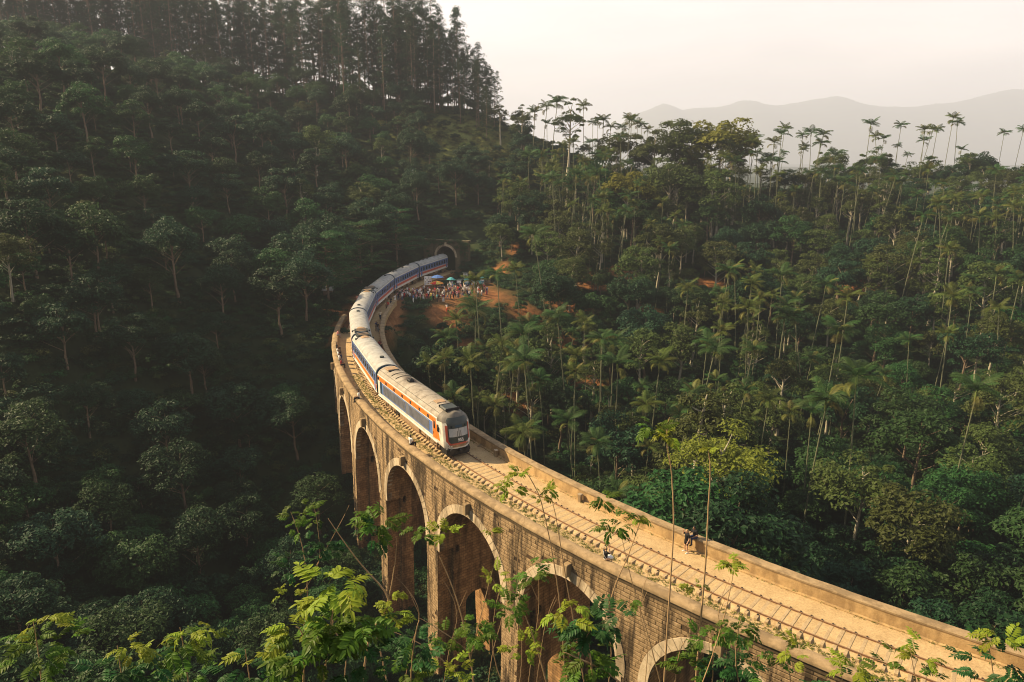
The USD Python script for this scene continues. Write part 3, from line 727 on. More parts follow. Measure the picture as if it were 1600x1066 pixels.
PITCHD = 8.02
def loco():
    p, rz = place_on_track(-149.75)
    o = xform('locomotive', 'white, orange and blue diesel locomotive number 951 with long grey grilles leading the train', 'locomotive', p, rz, scale=(1.07, 1.0, 1.17))
    xr, xn = -8.75, 7.0
    part(o, 'body', extr(PROF_SIDE, xr, xn), M['train_white'])
    part(o, 'roof', extr([(y * 1.004, z + .002) for y, z in PROF_ROOF], xr - .02, xn), M['loco_roof'], smooth=25)
    for s in (-1, 1):
        part(o, 'cantrail', rbx(xr, xn, min(s * 1.30, s * 1.43), max(s * 1.30, s * 1.43), 3.02, 3.14, .03), M['train_white'])
        part(o, 'blue_panel', panel(-8.1, 5.95, 1.32, 2.50, s, .010), M['train_blue'])
        for x0, x1 in ((-7.05, -.75), (.25, 5.2)):
            part(o, 'grille_frame', panel(x0 - .08, x1 + .08, 1.40, 2.45, s, .022), M['train_blue'])
            part(o, 'grille', panel(x0, x1, 1.46, 2.40, s, .035), M['grille'])
            n = int((x1 - x0) / .22)
            part(o, 'grille_slats', cat_mesh([panel(x0 + (i + .35) * (x1 - x0) / n, x0 + (i + .65) * (x1 - x0) / n, 1.48, 2.38, s, .050, .0) for i in range(n)]), M['grille'], kind='stuff')
        part(o, 'dividing_panel', panel(-.65, .15, 1.34, 2.46, s, .018), M['grille'])
        part(o, 'white_strip', panel(-8.2, 5.95, 2.50, 2.56, s, .02), M['train_white'])
        part(o, 'orange_band', panel(xr + .02, 6.0, 2.56, 2.99, s, .014), M['train_orange'])
        for x in (-8.45, -6.1, -3.75, -1.5, .7, 2.95, 5.0):
            w = part(o, 'vent_window', panel(x - .17, x + .17, 2.62, 2.88, s, .022), M['pane'])
            part(w, 'frame', cat_mesh([panel(x - .2, x + .2, 2.88, 2.91, s, .03), panel(x - .2, x + .2, 2.59, 2.62, s, .03), panel(x - .2, x - .17, 2.59, 2.91, s, .03), panel(x + .17, x + .2, 2.59, 2.91, s, .03)]), M['mask'])
        d = part(o, 'rear_door', panel(-8.0, -7.45, 1.3, 2.56, s, .026), M['train_dark'])
        d = part(o, 'cab_door', panel(6.05, 6.72, 1.2, 2.99, s, .022), M['train_orange'])
        part(d, 'window', panel(6.2, 6.56, 2.05, 2.72, s, .032), M['pane'])
        part(d, 'handle', panel(6.12, 6.16, 1.5, 1.75, s, .06), M['iron'])
        part(o, 'orange_flank', extr([(s * (W_ - .02), 0), (s * (W_ + .014), 0), (s * (W_ + .014), .01), (s * (W_ - .02), .01)], 0, .01) if False else (np.array([[6.76, s * (W_ + .014), 1.25], [7.6, s * (W_ + .014), 1.25], [7.2, s * (W_ + .014), 2.15], [6.76, s * (W_ + .014), 2.6], [6.76, s * (W_ - .03), 1.25], [7.6, s * (W_ - .03), 1.25], [7.2, s * (W_ - .03), 2.15], [6.76, s * (W_ - .03), 2.6]]), BOXF if s > 0 else BOXF[:, ::-1]), M['train_orange'])
        part(o, 'cab_side_window', panel(6.98, 7.32, 1.98, 2.6, s, .03), M['pane'])
        part(o, 'mirror', rbx(7.45, 7.53, min(s * 1.46, s * 1.62), max(s * 1.46, s * 1.62), 2.05, 2.5, .02), M['black'])
        part(o, 'sill', rbx(xr, 7.0, min(s * 1.36, s * 1.45), max(s * 1.36, s * 1.45), .88, 1.02, .02), M['train_white'])
        part(o, 'cab_steps', cat_mesh([bx(6.2, 6.7, min(s * 1.2, s * 1.42), max(s * 1.2, s * 1.42), z, z + .04) for z in (.28, .55, .8)] + [bx(6.17, 6.2, min(s * 1.2, s * 1.4), max(s * 1.2, s * 1.4), .25, .95), bx(6.7, 6.73, min(s * 1.2, s * 1.4), max(s * 1.2, s * 1.4), .25, .95)]), M['tank'])
    # the nose
    ys = np.sin(np.linspace(-1, 1, 25) * math.pi / 2)
    def halfw(z): return np.interp(z, [.85, 1.1, 2.98, 3.12, 3.32, 3.52, 3.68, 3.78], [1.33, W_, W_, 1.40, 1.30, 1.08, .72, .15])
    def xface(u, z):
        base = 8.92 - .07 * max(0, 1.2 - z) - .16 * max(0, z - 1.35) - .55 * max(0, z - 2.85) ** 1.3
        return base - .62 * np.abs(u) ** 3.2
    levels = [.85, 1.0, 1.2, 1.5, 1.8, 2.1, 2.4, 2.7, 2.9, 3.05, 3.2, 3.35, 3.5, 3.62, 3.72, 3.78]
    rings = []
    for z in levels:
        w = float(halfw(z))
        r = [(xn, -w, z)] + [(xface(u, z), u * w, z) for u in ys] + [(xn, w, z)]
        rings.append(r)
    k = len(rings[0]); v = np.array(rings).reshape(-1, 3)
    i, j = np.meshgrid(np.arange(len(levels) - 1), np.arange(k), indexing='ij')
    q = np.stack([i * k + j, i * k + (j + 1) % k, (i + 1) * k + (j + 1) % k, (i + 1) * k + j], -1).reshape(-1, 4)
    f = np.vstack([q[:, [0, 1, 2]], q[:, [0, 2, 3]]])
    ft = np.array([[0, t + 1, t] for t in range(1, k - 1)]); f = np.vstack([f, ft, ft[:, ::-1] + (len(levels) - 1) * k])
    lo = v[f].mean(1)[:, 2] < 3.0
    def keep(mk):
        ff = f[mk]; u, inv = np.unique(ff, return_inverse=True); return v[u], inv.reshape(-1, 3)
    part(o, 'nose', keep(lo), M['train_white'], smooth=40)
    part(o, 'cab_roof', keep(~lo), M['roof_dark'], smooth=40)
    def npatch(y0, y1, z0, z1, off, thick=.05, n=13, m=7, rnd=0.0):
        Y, Z = np.meshgrid(np.linspace(y0, y1, n), np.linspace(z0, z1, m), indexing='ij')
        if rnd:
            yc, hy = (y0 + y1) / 2, (y1 - y0) / 2
            t = (Z - z0) / (z1 - z0); e = np.minimum(t, 1 - t) * (z1 - z0)
            sh = np.where(e < rnd, rnd - np.sqrt(np.maximum(0, rnd ** 2 - (rnd - e) ** 2)), 0)
            Y = yc + (Y - yc) * (1 - sh / hy)
        X = np.array([[xface(a / float(halfw(b)), b) for a, b in zip(ra, rb_)] for ra, rb_ in zip(Y, Z)])
        fr = np.stack([X + off, Y, Z], -1).reshape(-1, 3); bk = np.stack([X + off - thick, Y, Z], -1).reshape(-1, 3)
        i, j = np.meshgrid(np.arange(n - 1), np.arange(m - 1), indexing='ij')
        q = np.stack([i * m + j, (i + 1) * m + j, (i + 1) * m + j + 1, i * m + j + 1], -1).reshape(-1, 4)
        N = len(fr)
        rim = np.concatenate([np.arange(0, N, m), np.arange(N - m + 1, N), np.arange(N - 1 - m, -1, -m), np.arange(m - 2, 0, -1)])
        r2 = np.roll(rim, -1)
        sides = np.stack([rim, rim + N, r2 + N, r2], 1)
        return np.vstack([fr, bk]), np.vstack([q, q[:, ::-1] + N, sides])
    part(o, 'red_surround', npatch(-1.24, 1.24, 1.18, 3.12, .012, rnd=.25), M['train_red'], smooth=40)
    mk = part(o, 'cab_mask', npatch(-1.06, 1.06, 1.34, 3.40, .024, n=15, m=13, rnd=.16), M['mask'], smooth=40)
    part(mk, 'destination_box', npatch(-.36, .36, 2.62, 2.84, .036), M['train_dark'])
    for y0, y1 in ((-.97, -.03), (.03, .97)):
        part(o, 'windscreen', npatch(y0, y1, 1.88, 2.56, .036), M['blind'], smooth=40)
        part(o, 'wiper', npatch((y0 + y1) / 2 + (.30 if y0 < 0 else -.34), (y0 + y1) / 2 + (.34 if y0 < 0 else -.30), 1.90, 2.35, .055, .02, 3, 3), M['black'])
    for s in (-1, 1):
        part(o, 'marker_light', npatch(s * .72 - .08, s * .72 + .08, 2.64, 2.80, .036), M['pane'])
        hl = part(o, 'headlight', npatch(s * .92 - .17, s * .92 + .17, 1.04, 1.16, .03), M['iron'])
        for e in (-.085, .085):
            part(hl, 'lens', npatch(s * .92 + e - .065, s * .92 + e + .065, 1.05, 1.15, .045, .03, 4, 4), M['lamp'])
    tmx = meshkit.text_mesh('951', .24, .012, bold=True)
    tv = np.asarray(tmx.vertices); wd = tv[:, 0].max()
    yy = (tv[:, 0] - wd / 2) + .12; zz = 1.47 + tv[:, 1]
    xx = np.array([xface(a / W_, b) for a, b in zip(yy, zz)]) + .026 + tv[:, 2]
    part(o, 'number', (np.stack([xx, yy, zz], 1), np.asarray(tmx.faces)), M['white_mark'])
    part(o, 'bumper_grille', npatch(-.72, .72, .98, 1.2, .02), M['tank'])
    part(o, 'valance', rbx(7.3, 8.74, -1.24, 1.24, .16, .92, .14), M['black'])
    part(o, 'coupler', cat_mesh([rbx(8.7, 9.2, -.12, .12, .55, .8, .03)] + [tube([(8.7, s * .85, .75), (9.05, s * .85, .75)], [.09, .2], 10) for s in (-1, 1)]), M['black'])
    # roof fittings
    part(o, 'rear_hatch', rbx(-8.2, -7.0, -.75, .55, 3.70, 3.86, .05), M['tan_roof'])
    part(o, 'rear_hatch_grille', bx(-7.02, -6.75, -.7, .5, 3.66, 3.83), M['black'])
    for x in (-5.6, -4.4):
        part(o, 'roof_bar', tube([(x, y, np.interp(abs(y), [0, .36, .72, 1.08], [3.79, 3.76, 3.68, 3.52]) + .03) for y in np.linspace(-.95, .95, 9)], .04, 5), M['black'])
    part(o, 'exhaust_stack', cat_mesh([rbx(-2.75, -1.95, -.30, .25, 3.7, 4.02, .06), rbx(-2.5, -2.1, -.12, .12, 4.0, 4.12, .03)]), M['black'])
    for x in (-7, -5, -3.2, -.9, .9, 2.6, 4.3, 5.7):
        part(o, 'roof_seam', tube([(x, y, np.interp(abs(y), [0, .36, .72, 1.08, 1.3], [3.79, 3.76, 3.68, 3.52, 3.32]) + .004) for y in np.linspace(-1.25, 1.25, 11)], .014, 4), M['mask'])
    for s in (-1, 1):
        part(o, 'roof_gutter', tube([(xr, s * 1.12, 3.51), (6.9, s * 1.12, 3.51)], .022, 5), M['mask'])
        part(o, 'horn', tube([(6.0, s * .2 - .2, 3.84), (6.5, s * .2 - .2, 3.84)], [.04, .1], 8), M['iron'])
    part(o, 'front_hatch', rbx(4.3, 5.2, -.5, .5, 3.74, 3.84, .03), M['tan_roof'])
    part(o, 'roof_pod', rbx(6.1, 7.55, -.72, .72, 3.66, 3.93, .1), M['mask'])
    part(o, 'roof_pod_frame', cat_mesh([rbx(7.45, 7.6, -.75, .75, 3.72, 3.97, .04), rbx(6.05, 6.15, -.75, .75, 3.72, 3.95, .03)]), M['black'])
    part(o, 'fuel_tank', rbx(-2.6, 2.6, -1.36, 1.36, .32, .90, .1), M['tank'])
    part(o, 'battery_box', rbx(2.9, 3.9, -1.3, 1.3, .45, .92, .04), M['tank'])
    part(o, 'air_tank', cat_mesh([tube([(-3.9, s * 1.1, .6), (-2.8, s * 1.1, .6)], .18, 10) for s in (-1, 1)]), M['black'])
    bogie(o, -5.6, 2.4); bogie(o, 5.4, 2.4)
    part(o, 'gangway_frame', extr(Polygon([(y * .97, z) for y, z in PROF_SIDE[:3]] + [(y * .97, z * .985) for y, z in PROF_ROOF[::-1][1:-1]] + [(y * .97, z) for y, z in PROF_SIDE[3:]]).exterior.coords[:-1], xr - .16, xr + .02), M['train_dark'])
    return o

def coach(idx, label, kind, vents, bright):
    a = -150.12 - PITCHD * (idx + 1) - .03
    p, rz = place_on_track(a)
    o = xform('coach', label, 'train coach', p, rz, 'coaches behind the locomotive', scale=(1.0, 1.0, 1.17))
    x0, x1 = -8.35, 8.35
    part(o, 'body', extr(PROF_SIDE, x0, x1), M['train_white'])
    part(o, 'roof', extr([(y * 1.004, z + .002) for y, z in PROF_ROOF], x0 - .02, x1 + .02), M['roof'], smooth=25)
    for s in (-1, 1):
        part(o, 'cantrail', rbx(x0, x1, min(s * 1.32, s * 1.432), max(s * 1.32, s * 1.432), 3.0, 3.13, .03), M['train_white'])
        part(o, 'blue_band', panel(x0 + .03, x1 - .03, 1.78, 2.96, s, .010), M['coach_blue'])
        part(o, 'orange_stripe', panel(x0 + .03, x1 - .03, 1.28, 1.70, s, .012), M['train_orange'] if idx < 2 else M['train_red'])
        n = 9
        for i in range(n):
            xc = -6.15 + 12.3 * i / (n - 1)
            w = part(o, 'window', panel(xc - .46, xc + .46, 2.02, 2.72, s, .016), M['pane'])
            part(w, 'frame', cat_mesh([panel(xc - .52, xc + .52, 2.72, 2.77, s, .026), panel(xc - .52, xc + .52, 1.97, 2.02, s, .026), panel(xc - .52, xc - .46, 2.02, 2.72, s, .026), panel(xc + .46, xc + .52, 2.02, 2.72, s, .026), panel(xc - .46, xc + .46, 2.46, 2.49, s, .024)]), M['grille'])
        for x in (-7.5, 7.5):
            d = part(o, 'door', panel(x - .42, x + .42, 1.0, 2.9, s, .02), M['train_blue'] if idx < 2 else M['coach_blue'])
            part(d, 'window', panel(x - .22, x + .22, 2.0, 2.7, s, .03), M['pane'])
            part(d, 'handle', panel(x + .3 - .03, x + .3, 1.5, 1.8, s, .06), M['lamp'])
        part(o, 'sill', rbx(x0, x1, min(s * 1.36, s * 1.45), max(s * 1.36, s * 1.45), .88, 1.0, .02), M['train_white'])
    for e in (-1, 1):
        prof = Polygon([(y * .985, z) for y, z in PROF_SIDE[:3]] + [(y * .985, z * .99) for y, z in PROF_ROOF[::-1][1:-1]] + [(y * .985, z) for y, z in PROF_SIDE[3:]]).exterior.coords[:-1]
        part(o, 'end_frame', extr(prof, *sorted((e * 8.33, e * 8.5))), M['train_dark'])
        part(o, 'gangway', bx(*sorted((e * 8.48, e * 8.8)), -.55, .55, .9, 2.95), M['black'])
    for x in vents:
        v = part(o, 'roof_vent', trimesh.creation.cylinder(radius=.26, height=.16, sections=14), M['mask'])
        UsdGeom.Xformable(v).AddTranslateOp().Set(Gf.Vec3d(x, 0, 3.85))
    if kind:                                             # engine gear on the roof at one end
        e = kind
        def rr(xa, xb, *r): return rbx(*sorted((e * xa, e * xb)), *r)
        part(o, 'roof_cover', extr([(y * .74, z + .06) for y, z in PROF_ROOF if abs(y) < 1.35], *sorted((e * 5.5, e * 6.6))), M['tan_roof'], smooth=25)
        part(o, 'radiator_deck', rr(6.6, 8.25, -.95, .95, 3.45, 3.86, .04), M['mask'])
        for i in range(4):
            part(o, 'radiator_fan', cat_mesh([rr(6.75 + .36 * i, 6.95 + .36 * i, -.7, .7, 3.78, 3.88, .02)]), M['tan_roof'] if i % 2 else M['black'])
        for s in (-1, 1):
            part(o, 'roof_bracket', rr(6.35, 6.6, *sorted((s * .85, s * 1.3)), 3.40, 3.62, .03), M['mask'])
    bogie(o, -6.2); bogie(o, 6.2)
    part(o, 'battery_box', rbx(-2.4, -.6, -1.28, 1.28, .42, .9, .04), M['tank'])
    part(o, 'water_tank', cat_mesh([tube([(.4, s * 1.0, .62), (2.6, s * 1.0, .62)], .22, 10) for s in (-1, 1)]), M['bogie'])
    return o
loco()
coach(0, 'brightest coach, blue windows over an orange stripe, coupled right behind the locomotive', -1, [5.2], True)
coach(1, 'second coach behind the locomotive, roof gear at its front end', 1, [-5.8], True)
coach(2, 'third coach behind the locomotive, brown roof gear at its rear end, leaving the viaduct', -1, [6.8], False)
coach(3, 'fourth coach behind the locomotive, dark blue side above the crowd', 1, [-6.5], False)
coach(4, 'fifth coach behind the locomotive, second last before the tunnel', 0, [-4.8, -.9, 3.6, 5.2], False)
coach(5, 'last visible coach, entering the dark tunnel mouth', 0, [-5.2, -3.2, 1.2, 3.4, 5.6], False)
# ------------------------------------------------------------------ vegetation
RG = np.random.default_rng(41)
def unit(v): return v / (np.linalg.norm(v, axis=-1, keepdims=True) + 1e-9)

def leaves(cen, nrm, size, rng, aspect=.55):
    """One folded leaf of two triangles at each centre."""
    n = len(cen)
    nrm = unit(nrm)
    t = unit(np.cross(nrm, unit(rng.normal(size=(n, 3)))))
    b = np.cross(nrm, t)
    s = np.broadcast_to(size, (n,))[:, None] * rng.uniform(.65, 1.3, (n, 1))
    v = np.stack([cen - t * s * .5, cen + b * s * aspect * .5 + nrm * s * .10, cen + t * s * .5, cen - b * s * aspect * .5 + nrm * s * .10], 1).reshape(-1, 3)
    k = np.arange(n)[:, None] * 4
    f = np.concatenate([k + [0, 1, 2], k + [0, 2, 3]], 1).reshape(-1, 3)
    return v, f

def clump(c, r, n, leaf, rng, flat=.7, up=.6):
    d = unit(rng.normal(size=(n, 3)))
    d[:, 2] = np.where(d[:, 2] < -.25, -d[:, 2], d[:, 2])
    rad = r * rng.uniform(.45, 1.08, (n, 1)) ** .6
    p = c + d * rad * np.array([1, 1, flat])
    nr = d * .8 + np.array([0, 0, up]) + rng.normal(size=(n, 3)) * .45
    return leaves(p, nr, leaf, rng)

def limb(p0, p1, r0, r1, rng, sag=.12, n=5):
    t = np.linspace(0, 1, n)[:, None]
    L = np.linalg.norm(np.asarray(p1) - p0)
    mid = rng.normal(size=3) * L * .07 + np.array([0, 0, -sag * L])
    P = np.asarray(p0) * (1 - t) + np.asarray(p1) * t + mid * (4 * t * (1 - t)) * .6
    return tube(P, np.linspace(r0, r1, n), 5, False)

def broad_tree(name, H, R, rng, leaf, leafm, barkm, nclump=46, nleaf=95, crown0=.22, top=1.0, open_=0.0, ell=(1, 1)):
    root = proto(name)
    cz, rz = H * (crown0 + (1 - crown0) * .5), H * (1 - crown0) * .5
    wood = []
    lean = rng.normal(size=2) * H * .03
    fork = np.array([lean[0] * .5, lean[1] * .5, H * crown0 * .95])
    stem = np.array([(0, 0, -1.2), (lean[0] * .2, lean[1] * .2, H * crown0 * .5), fork, (lean[0] * .8 + rng.normal() * .2, lean[1] * .8 + rng.normal() * .2, H * .58), (lean[0] + rng.normal() * .3, lean[1] + rng.normal() * .3, H * .84)])
    wood.append(tube(stem, np.array([.024, .018, .015, .010, .003]) * H, 7, False))
    lob = unit(rng.normal(size=(7, 3))); lobs = rng.uniform(.75, 1.18, 7)
    lv = []
    for i in range(nclump):
        d = unit(rng.normal(size=3)[None])[0]
        if d[2] < -.35: d[2] *= -.6
        g = np.max(np.maximum(lob @ d, 0) ** 3 * lobs)
        rr = (.62 + .42 * g) * rng.uniform(.55, 1.0) ** .5
        c = np.array([lean[0] + d[0] * R * rr * ell[0], lean[1] + d[1] * R * rr * ell[1], cz + d[2] * rz * rr * top])
        r = R * rng.uniform(.20, .36)
        if rng.random() < open_: r *= .55
        lv.append(clump(c, r, int(nleaf * rng.uniform(.7, 1.3)), leaf, rng))
        if i % 3 == 0:
            hd_ = math.hypot(c[0] - lean[0], c[1] - lean[1])
            z0 = float(np.clip(c[2] - .75 * hd_, fork[2] * .8, H * .8))
            wood.append(limb(np.array([np.interp(z0, stem[:, 2], stem[:, 0]), np.interp(z0, stem[:, 2], stem[:, 1]), z0]), np.array([lean[0], lean[1], z0]) * .16 + c * .84, H * .0055, H * .0015, rng, -.05))
    part(root, 'crown', cat_mesh(lv), leafm)
    part(root, 'trunk', cat_mesh(wood), barkm, smooth=True)
    return root

def tier_tree(name, H, R, rng, leafm):
    root = proto(name)
    wood, lv = [tube([(0, 0, -1), (.1, .05, H * .5), (.2, 0, H)], [H * .02, H * .014, H * .005], 7, False)], []
    for k in range(8):
        z = H * (.34 + .63 * k / 7); rr = R * (1.0 - .08 * k) * rng.uniform(.8, 1.1)
        for m in range(7):
            t = rng.uniform(0, 2 * math.pi); e = np.array([.1 + math.cos(t) * rr, math.sin(t) * rr, z + rng.uniform(-.2, .5)])
            wood.append(limb(np.array([.1, 0, z - .5]), e, .09, .025, rng, -.03))
            for u in (.45, .7, 1.0):
                c = np.array([.1, 0, z]) * (1 - u) + e * u + rng.normal(size=3) * .25
                lv.append(clump(c, R * .24, 55, .36, rng, .22, 1.2))
    part(root, 'crown', cat_mesh(lv), leafm)
    part(root, 'trunk', cat_mesh(wood), M['bark'], smooth=True)
    return root

def frond(L, rng, droop=1.0, n=18, width=.62, vee=1.1):
    """An arching feather-shaped palm leaf along +x."""
    t = np.linspace(0, 1, 9)
    el0 = rng.uniform(.3, 1.4)
    ang = el0 - t * droop * rng.uniform(1.0, 1.6)
    dx = np.cos(ang) * L / 8; dz = np.sin(ang) * L / 8
    P = np.stack([np.concatenate([[0], np.cumsum(dx[:-1])]), np.zeros(9), np.concatenate([[0], np.cumsum(dz[:-1])])], 1)
    ms = [tube(P, np.linspace(.035, .008, 9), 3, False)]
    u = np.linspace(.12, 1.0, n)
    base = np.stack([np.interp(u, t, P[:, k]) for k in range(3)], 1)
    tan = unit(np.stack([np.interp(u, t, np.gradient(P[:, k])) for k in range(3)], 1))
    up = unit(np.cross(tan, np.array([0, 1.0, 0])) * -1)
    ll = L * .36 * np.sin(np.clip(u * .9 + .12, 0, 1) * math.pi) ** .6 + .06
    for s in (-1, 1):
        d = unit(np.array([0, s * 1.0, 0]) * width * 1.5 + tan * .75 + up * vee * .25)
        tip = base + d * ll[:, None] + np.array([0, 0, -1]) * (ll * rng.uniform(.02, .38, n) * droop)[:, None]
        mid = base + d * ll[:, None] * .5
        w = tan * (.022 + .008 * L)
        v = np.stack([base - w * .5, mid - w, tip, mid + w, base + w * .5], 1).reshape(-1, 3)
        k = np.arange(n)[:, None] * 5
        ms.append((v, np.concatenate([k + [0, 1, 3], k + [0, 3, 4], k + [1, 2, 3]], 1).reshape(-1, 3)))
    return cat_mesh(ms)

def palm(name, H, rng, nf=11, L=2.3, leafm='leaf_palm', dead=1):
    root = proto(name)
    bx_, by_ = rng.normal(size=2) * H * .035
    t = np.linspace(0, 1, 7)
    P = np.stack([bx_ * t ** 1.6, by_ * t ** 1.6, -1.5 + (H + 1.5) * t], 1)
    part(root, 'trunk', tube(P, np.linspace(.085, .055, 7), 6, False), M['palm_bark'], smooth=True)
    tp = P[-1]
    part(root, 'crown_shaft', tube([tp, tp + [0, 0, .5], tp + [0, 0, 1.0]], [.085, .12, .05], 6), M['green_stem'], smooth=True)
    for i in range(nf):
        f = frond(L * rng.uniform(.8, 1.15), rng, droop=rng.uniform(.75, 1.25))
        a = 2.4 * i + rng.uniform(-.3, .3)
        part(root, 'frond', xf(f, rotz(a), tp + [0, 0, .75 + .2 * rng.random()]), M[leafm] if i >= dead or rng.random() < .4 else M['grass'])
    for i in range(dead):
        f = frond(L * .8, rng, droop=2.3)
        part(root, 'hanging_frond', xf(f, rotz(rng.uniform(0, 6.28)), tp + [0, 0, .3]), M['grass'])
    return root

def tall_tree(name, H, rng, leafm, c0=.36, R=3.4, dense=1.5):
    """A plantation tree: long bare pole, narrow ragged crown of tufts."""
    root = proto(name)
    lean = rng.normal(size=2) * .5
    top = np.array([lean[0], lean[1], H])
    wood = [tube([(0, 0, -2), (lean[0] * .4, lean[1] * .4, H * .5), top], [.27, .19, .05], 6, False)]
    lv = []
    n = int(30 * dense)
    for i in range(n):
        u = c0 + (1 - c0) * (i + rng.random()) / n
        if rng.random() < .10: continue
        w = R * (math.sin(min(1, (1.02 - u) / (1 - c0) * 1.3) * math.pi / 2)) * rng.uniform(.35, 1.0)
        t = rng.uniform(0, 6.28)
        base = np.array([lean[0] * u, lean[1] * u, H * u])
        c = base + np.array([math.cos(t) * w, math.sin(t) * w, rng.uniform(.2, 1.2)])
        wood.append(limb(base, c, .06, .02, rng, -.05, 4))
        lv.append(clump(c, rng.uniform(.9, 1.7), int(46 * rng.uniform(.7, 1.3)), .52, rng, .75, .3))
    part(root, 'crown', cat_mesh(lv), leafm)
    part(root, 'trunk', cat_mesh(wood), M['bark'], smooth=True)
    return root

PALMS = [palm('areca_palm', 11.5 + i * .9, np.random.default_rng(100 + i), 12 + i % 3, 2.0 + .14 * (i % 4), leafm='leaf_palm2' if i in (1, 4, 6) else 'leaf_palm', dead=1 if i % 2 else 2) for i in range(7)]
FOXP = [palm('feather_palm', 4.5 + i, np.random.default_rng(130 + i), 16, 3.4, 'leaf_palm', 1) for i in range(2)]
BROAD_DEEP = [broad_tree('broadleaf_tree', 10 + 2 * i, 4.4 + .5 * i, np.random.default_rng(200 + i), .52, M['leaf_deep'], M['bark']) for i in range(3)]
BROAD_MID = [broad_tree('broadleaf_tree', 9 + 2 * i, 4.2 + .6 * i, np.random.default_rng(220 + i), .50, M['leaf_mid'], M['bark']) for i in range(3)]
BROAD_OLIVE = [broad_tree('broadleaf_tree', 11 + 2 * i, 4.8 + .5 * i, np.random.default_rng(240 + i), .50, M['leaf_olive'], M['pale_bark'], open_=.35) for i in range(3)]
BUSH = [broad_tree('bush', 3.2 + .7 * i, 2.3 + .3 * i, np.random.default_rng(260 + i), .36, M['leaf_deep' if i == 0 else 'leaf_mid' if i == 1 else 'leaf_olive'], M['bark'], 26, 80, .08) for i in range(3)]
AIRY = [broad_tree('airy_tree', 17 + 2 * i, 4.0, np.random.default_rng(280 + i), .42, M['leaf_olive'], M['pale_bark'], 46, 60, .22, open_=.6) for i in range(2)]
YELLOW = [broad_tree('yellow_tree', 9, 4.2, np.random.default_rng(290), .42, M['leaf_yellow'], M['pale_bark'], 40, 85, .3)]
YTALL = [broad_tree('yellow_tree', 19, 4.6, np.random.default_rng(295), .34, M['leaf_yellow'], M['pale_bark'], 60, 95, .38)]
TIER = [tier_tree('tiered_tree', 13, 6.5, np.random.default_rng(300), M['leaf_mid'])]
TALL = [tall_tree('plantation_tree', 31 + 2 * i, np.random.default_rng(310 + i), M['leaf_pine'], (.10, .20, .26, .34)[i], 4.9, 2.0) for i in range(4)]

# what must stay in view: outlines in the picture and the distance beyond which trees may stand
PROT_BRIDGE = Polygon([(1700, 1100), (1700, 1010), (1156, 862), (900, 750), (760, 675), (640, 570), (618, 520), (612, 490), (622, 468), (600, 470), (545, 480), (517, 520), (517, 600), (548, 700), (552, 860), (640, 960), (760, 1000), (900, 1090)])
PROT_FAR = Polygon([(618, 500), (640, 515), (700, 490), (760, 470), (762, 432), (712, 425), (705, 384), (672, 380), (640, 405), (570, 440), (535, 485), (545, 530), (600, 540)])
def blocked(x, y, z, h, r):
    """Would a tree here hide the bridge, the train or the crowd, or shade them?"""
    X, Y, D = project(np.array([[x, y, z], [x, y, z + h]]))
    if D.min() < 3: return True
    w = r * FPX / D.mean() * .85
    if -2 < x < 34 and 52 < y < 80 and z + h > -5: return True     # an opening that lets the sun reach the trees behind the parapet
    b = sbox(X.min() - w, Y.min(), X.max() + w, Y.max() - .12 * (Y.max() - Y.min()))
    a, o = polar(x, y)
    if o > 0 and a > -176 and b.intersects(PROT_BRIDGE): return True
    if y < 172 and b.intersects(PROT_FAR) and not (o > 4 and y > 150): return True
    if -212 < a < -100 and abs(o) < r + 5.2: return True
    if o > 0 and -171 < a < -100:                        # sun
        tp = np.array([x, y, z + h]); d = -SUN
        for k in np.arange(2, 90, 2.0):
            q = tp + d * k
            if abs(polar(q[0], q[1])[1]) < 4.3: return q[2] > -9
    return False

def in_view(x, y, z, h, mg=40):
    X, Y, D = project(np.array([[x, y, z], [x, y, z + h]]))
    return D.min() > 5 and X.max() > -mg and X.min() < 1600 + mg and Y.min() < 1066 and Y.max() > -60

def poisson(n, x0, x1, y0, y1, dmin, rng, keep=None, old=None):
    out = list(old or []); base = len(out)
    P = np.column_stack([rng.uniform(x0, x1, n), rng.uniform(y0, y1, n)])
    for p in P:
        if keep is not None and not keep(*p): continue
        if out and np.min(np.sum((np.array(out) - p) ** 2, 1)) < dmin * dmin: continue
        out.append(tuple(p))
    return out[base:]

trees = []                                               # every tree placed so far: x, y, radius
def plant(src, name, label, cat, x, y, rng, group=None, s=None, force=False, h=10, r=3.5, z=None, tilt=None):
    zz = float(ground(np.array([x]), np.array([y]))[0]) if z is None else z
    s = rng.uniform(.82, 1.2) if s is None else s
    if not force and (not in_view(x, y, zz, h * s) or blocked(x, y, zz, h * s, r * s)): return None
    trees.append((x, y))
    return copy_of(src, name, label, cat, (x, y, zz), rng.uniform(0, 6.28), group, s, tilt)

rt = np.random.default_rng(77)
# tall plantation on the ridge
n_ = 0
def on_ridge(x, y): return y > 280 - .16 * max(0, x + 60) + 4 * math.sin(x / 9) and x < -4 - (y - 272) * .12
TALLPOS = poisson(7000, -205, -3, 264, 322, 3.2, rt, on_ridge)
def ridge_place(x, y):
    X, Y_, D = project(np.array([x, y, 60.0]))
    c = 'beyond the left edge' if X < 440 else 'at the left' if X < 560 else 'in the middle' if X < 660 else 'at the right end'
    return c + (', front rows' if y < 294 else ', back rows')
LB_TALL = 'tall bare-trunked plantation tree of the ridge wood '
for (x, y) in TALLPOS:
    if n_ > 292: break
    k = int(rt.integers(0, 4))
    s = rt.uniform(.82, 1.24) * (1.0 if x < -30 else .42 + .58 * (-4 - x) / 26)
    if plant(TALL[k], 'plantation_tree', LB_TALL + ridge_place(x, y), 'tree', x, y, rt, 'plantation trees ' + ridge_place(x, y), s, h=34, r=3, tilt=rt.normal() * .035): n_ += 1
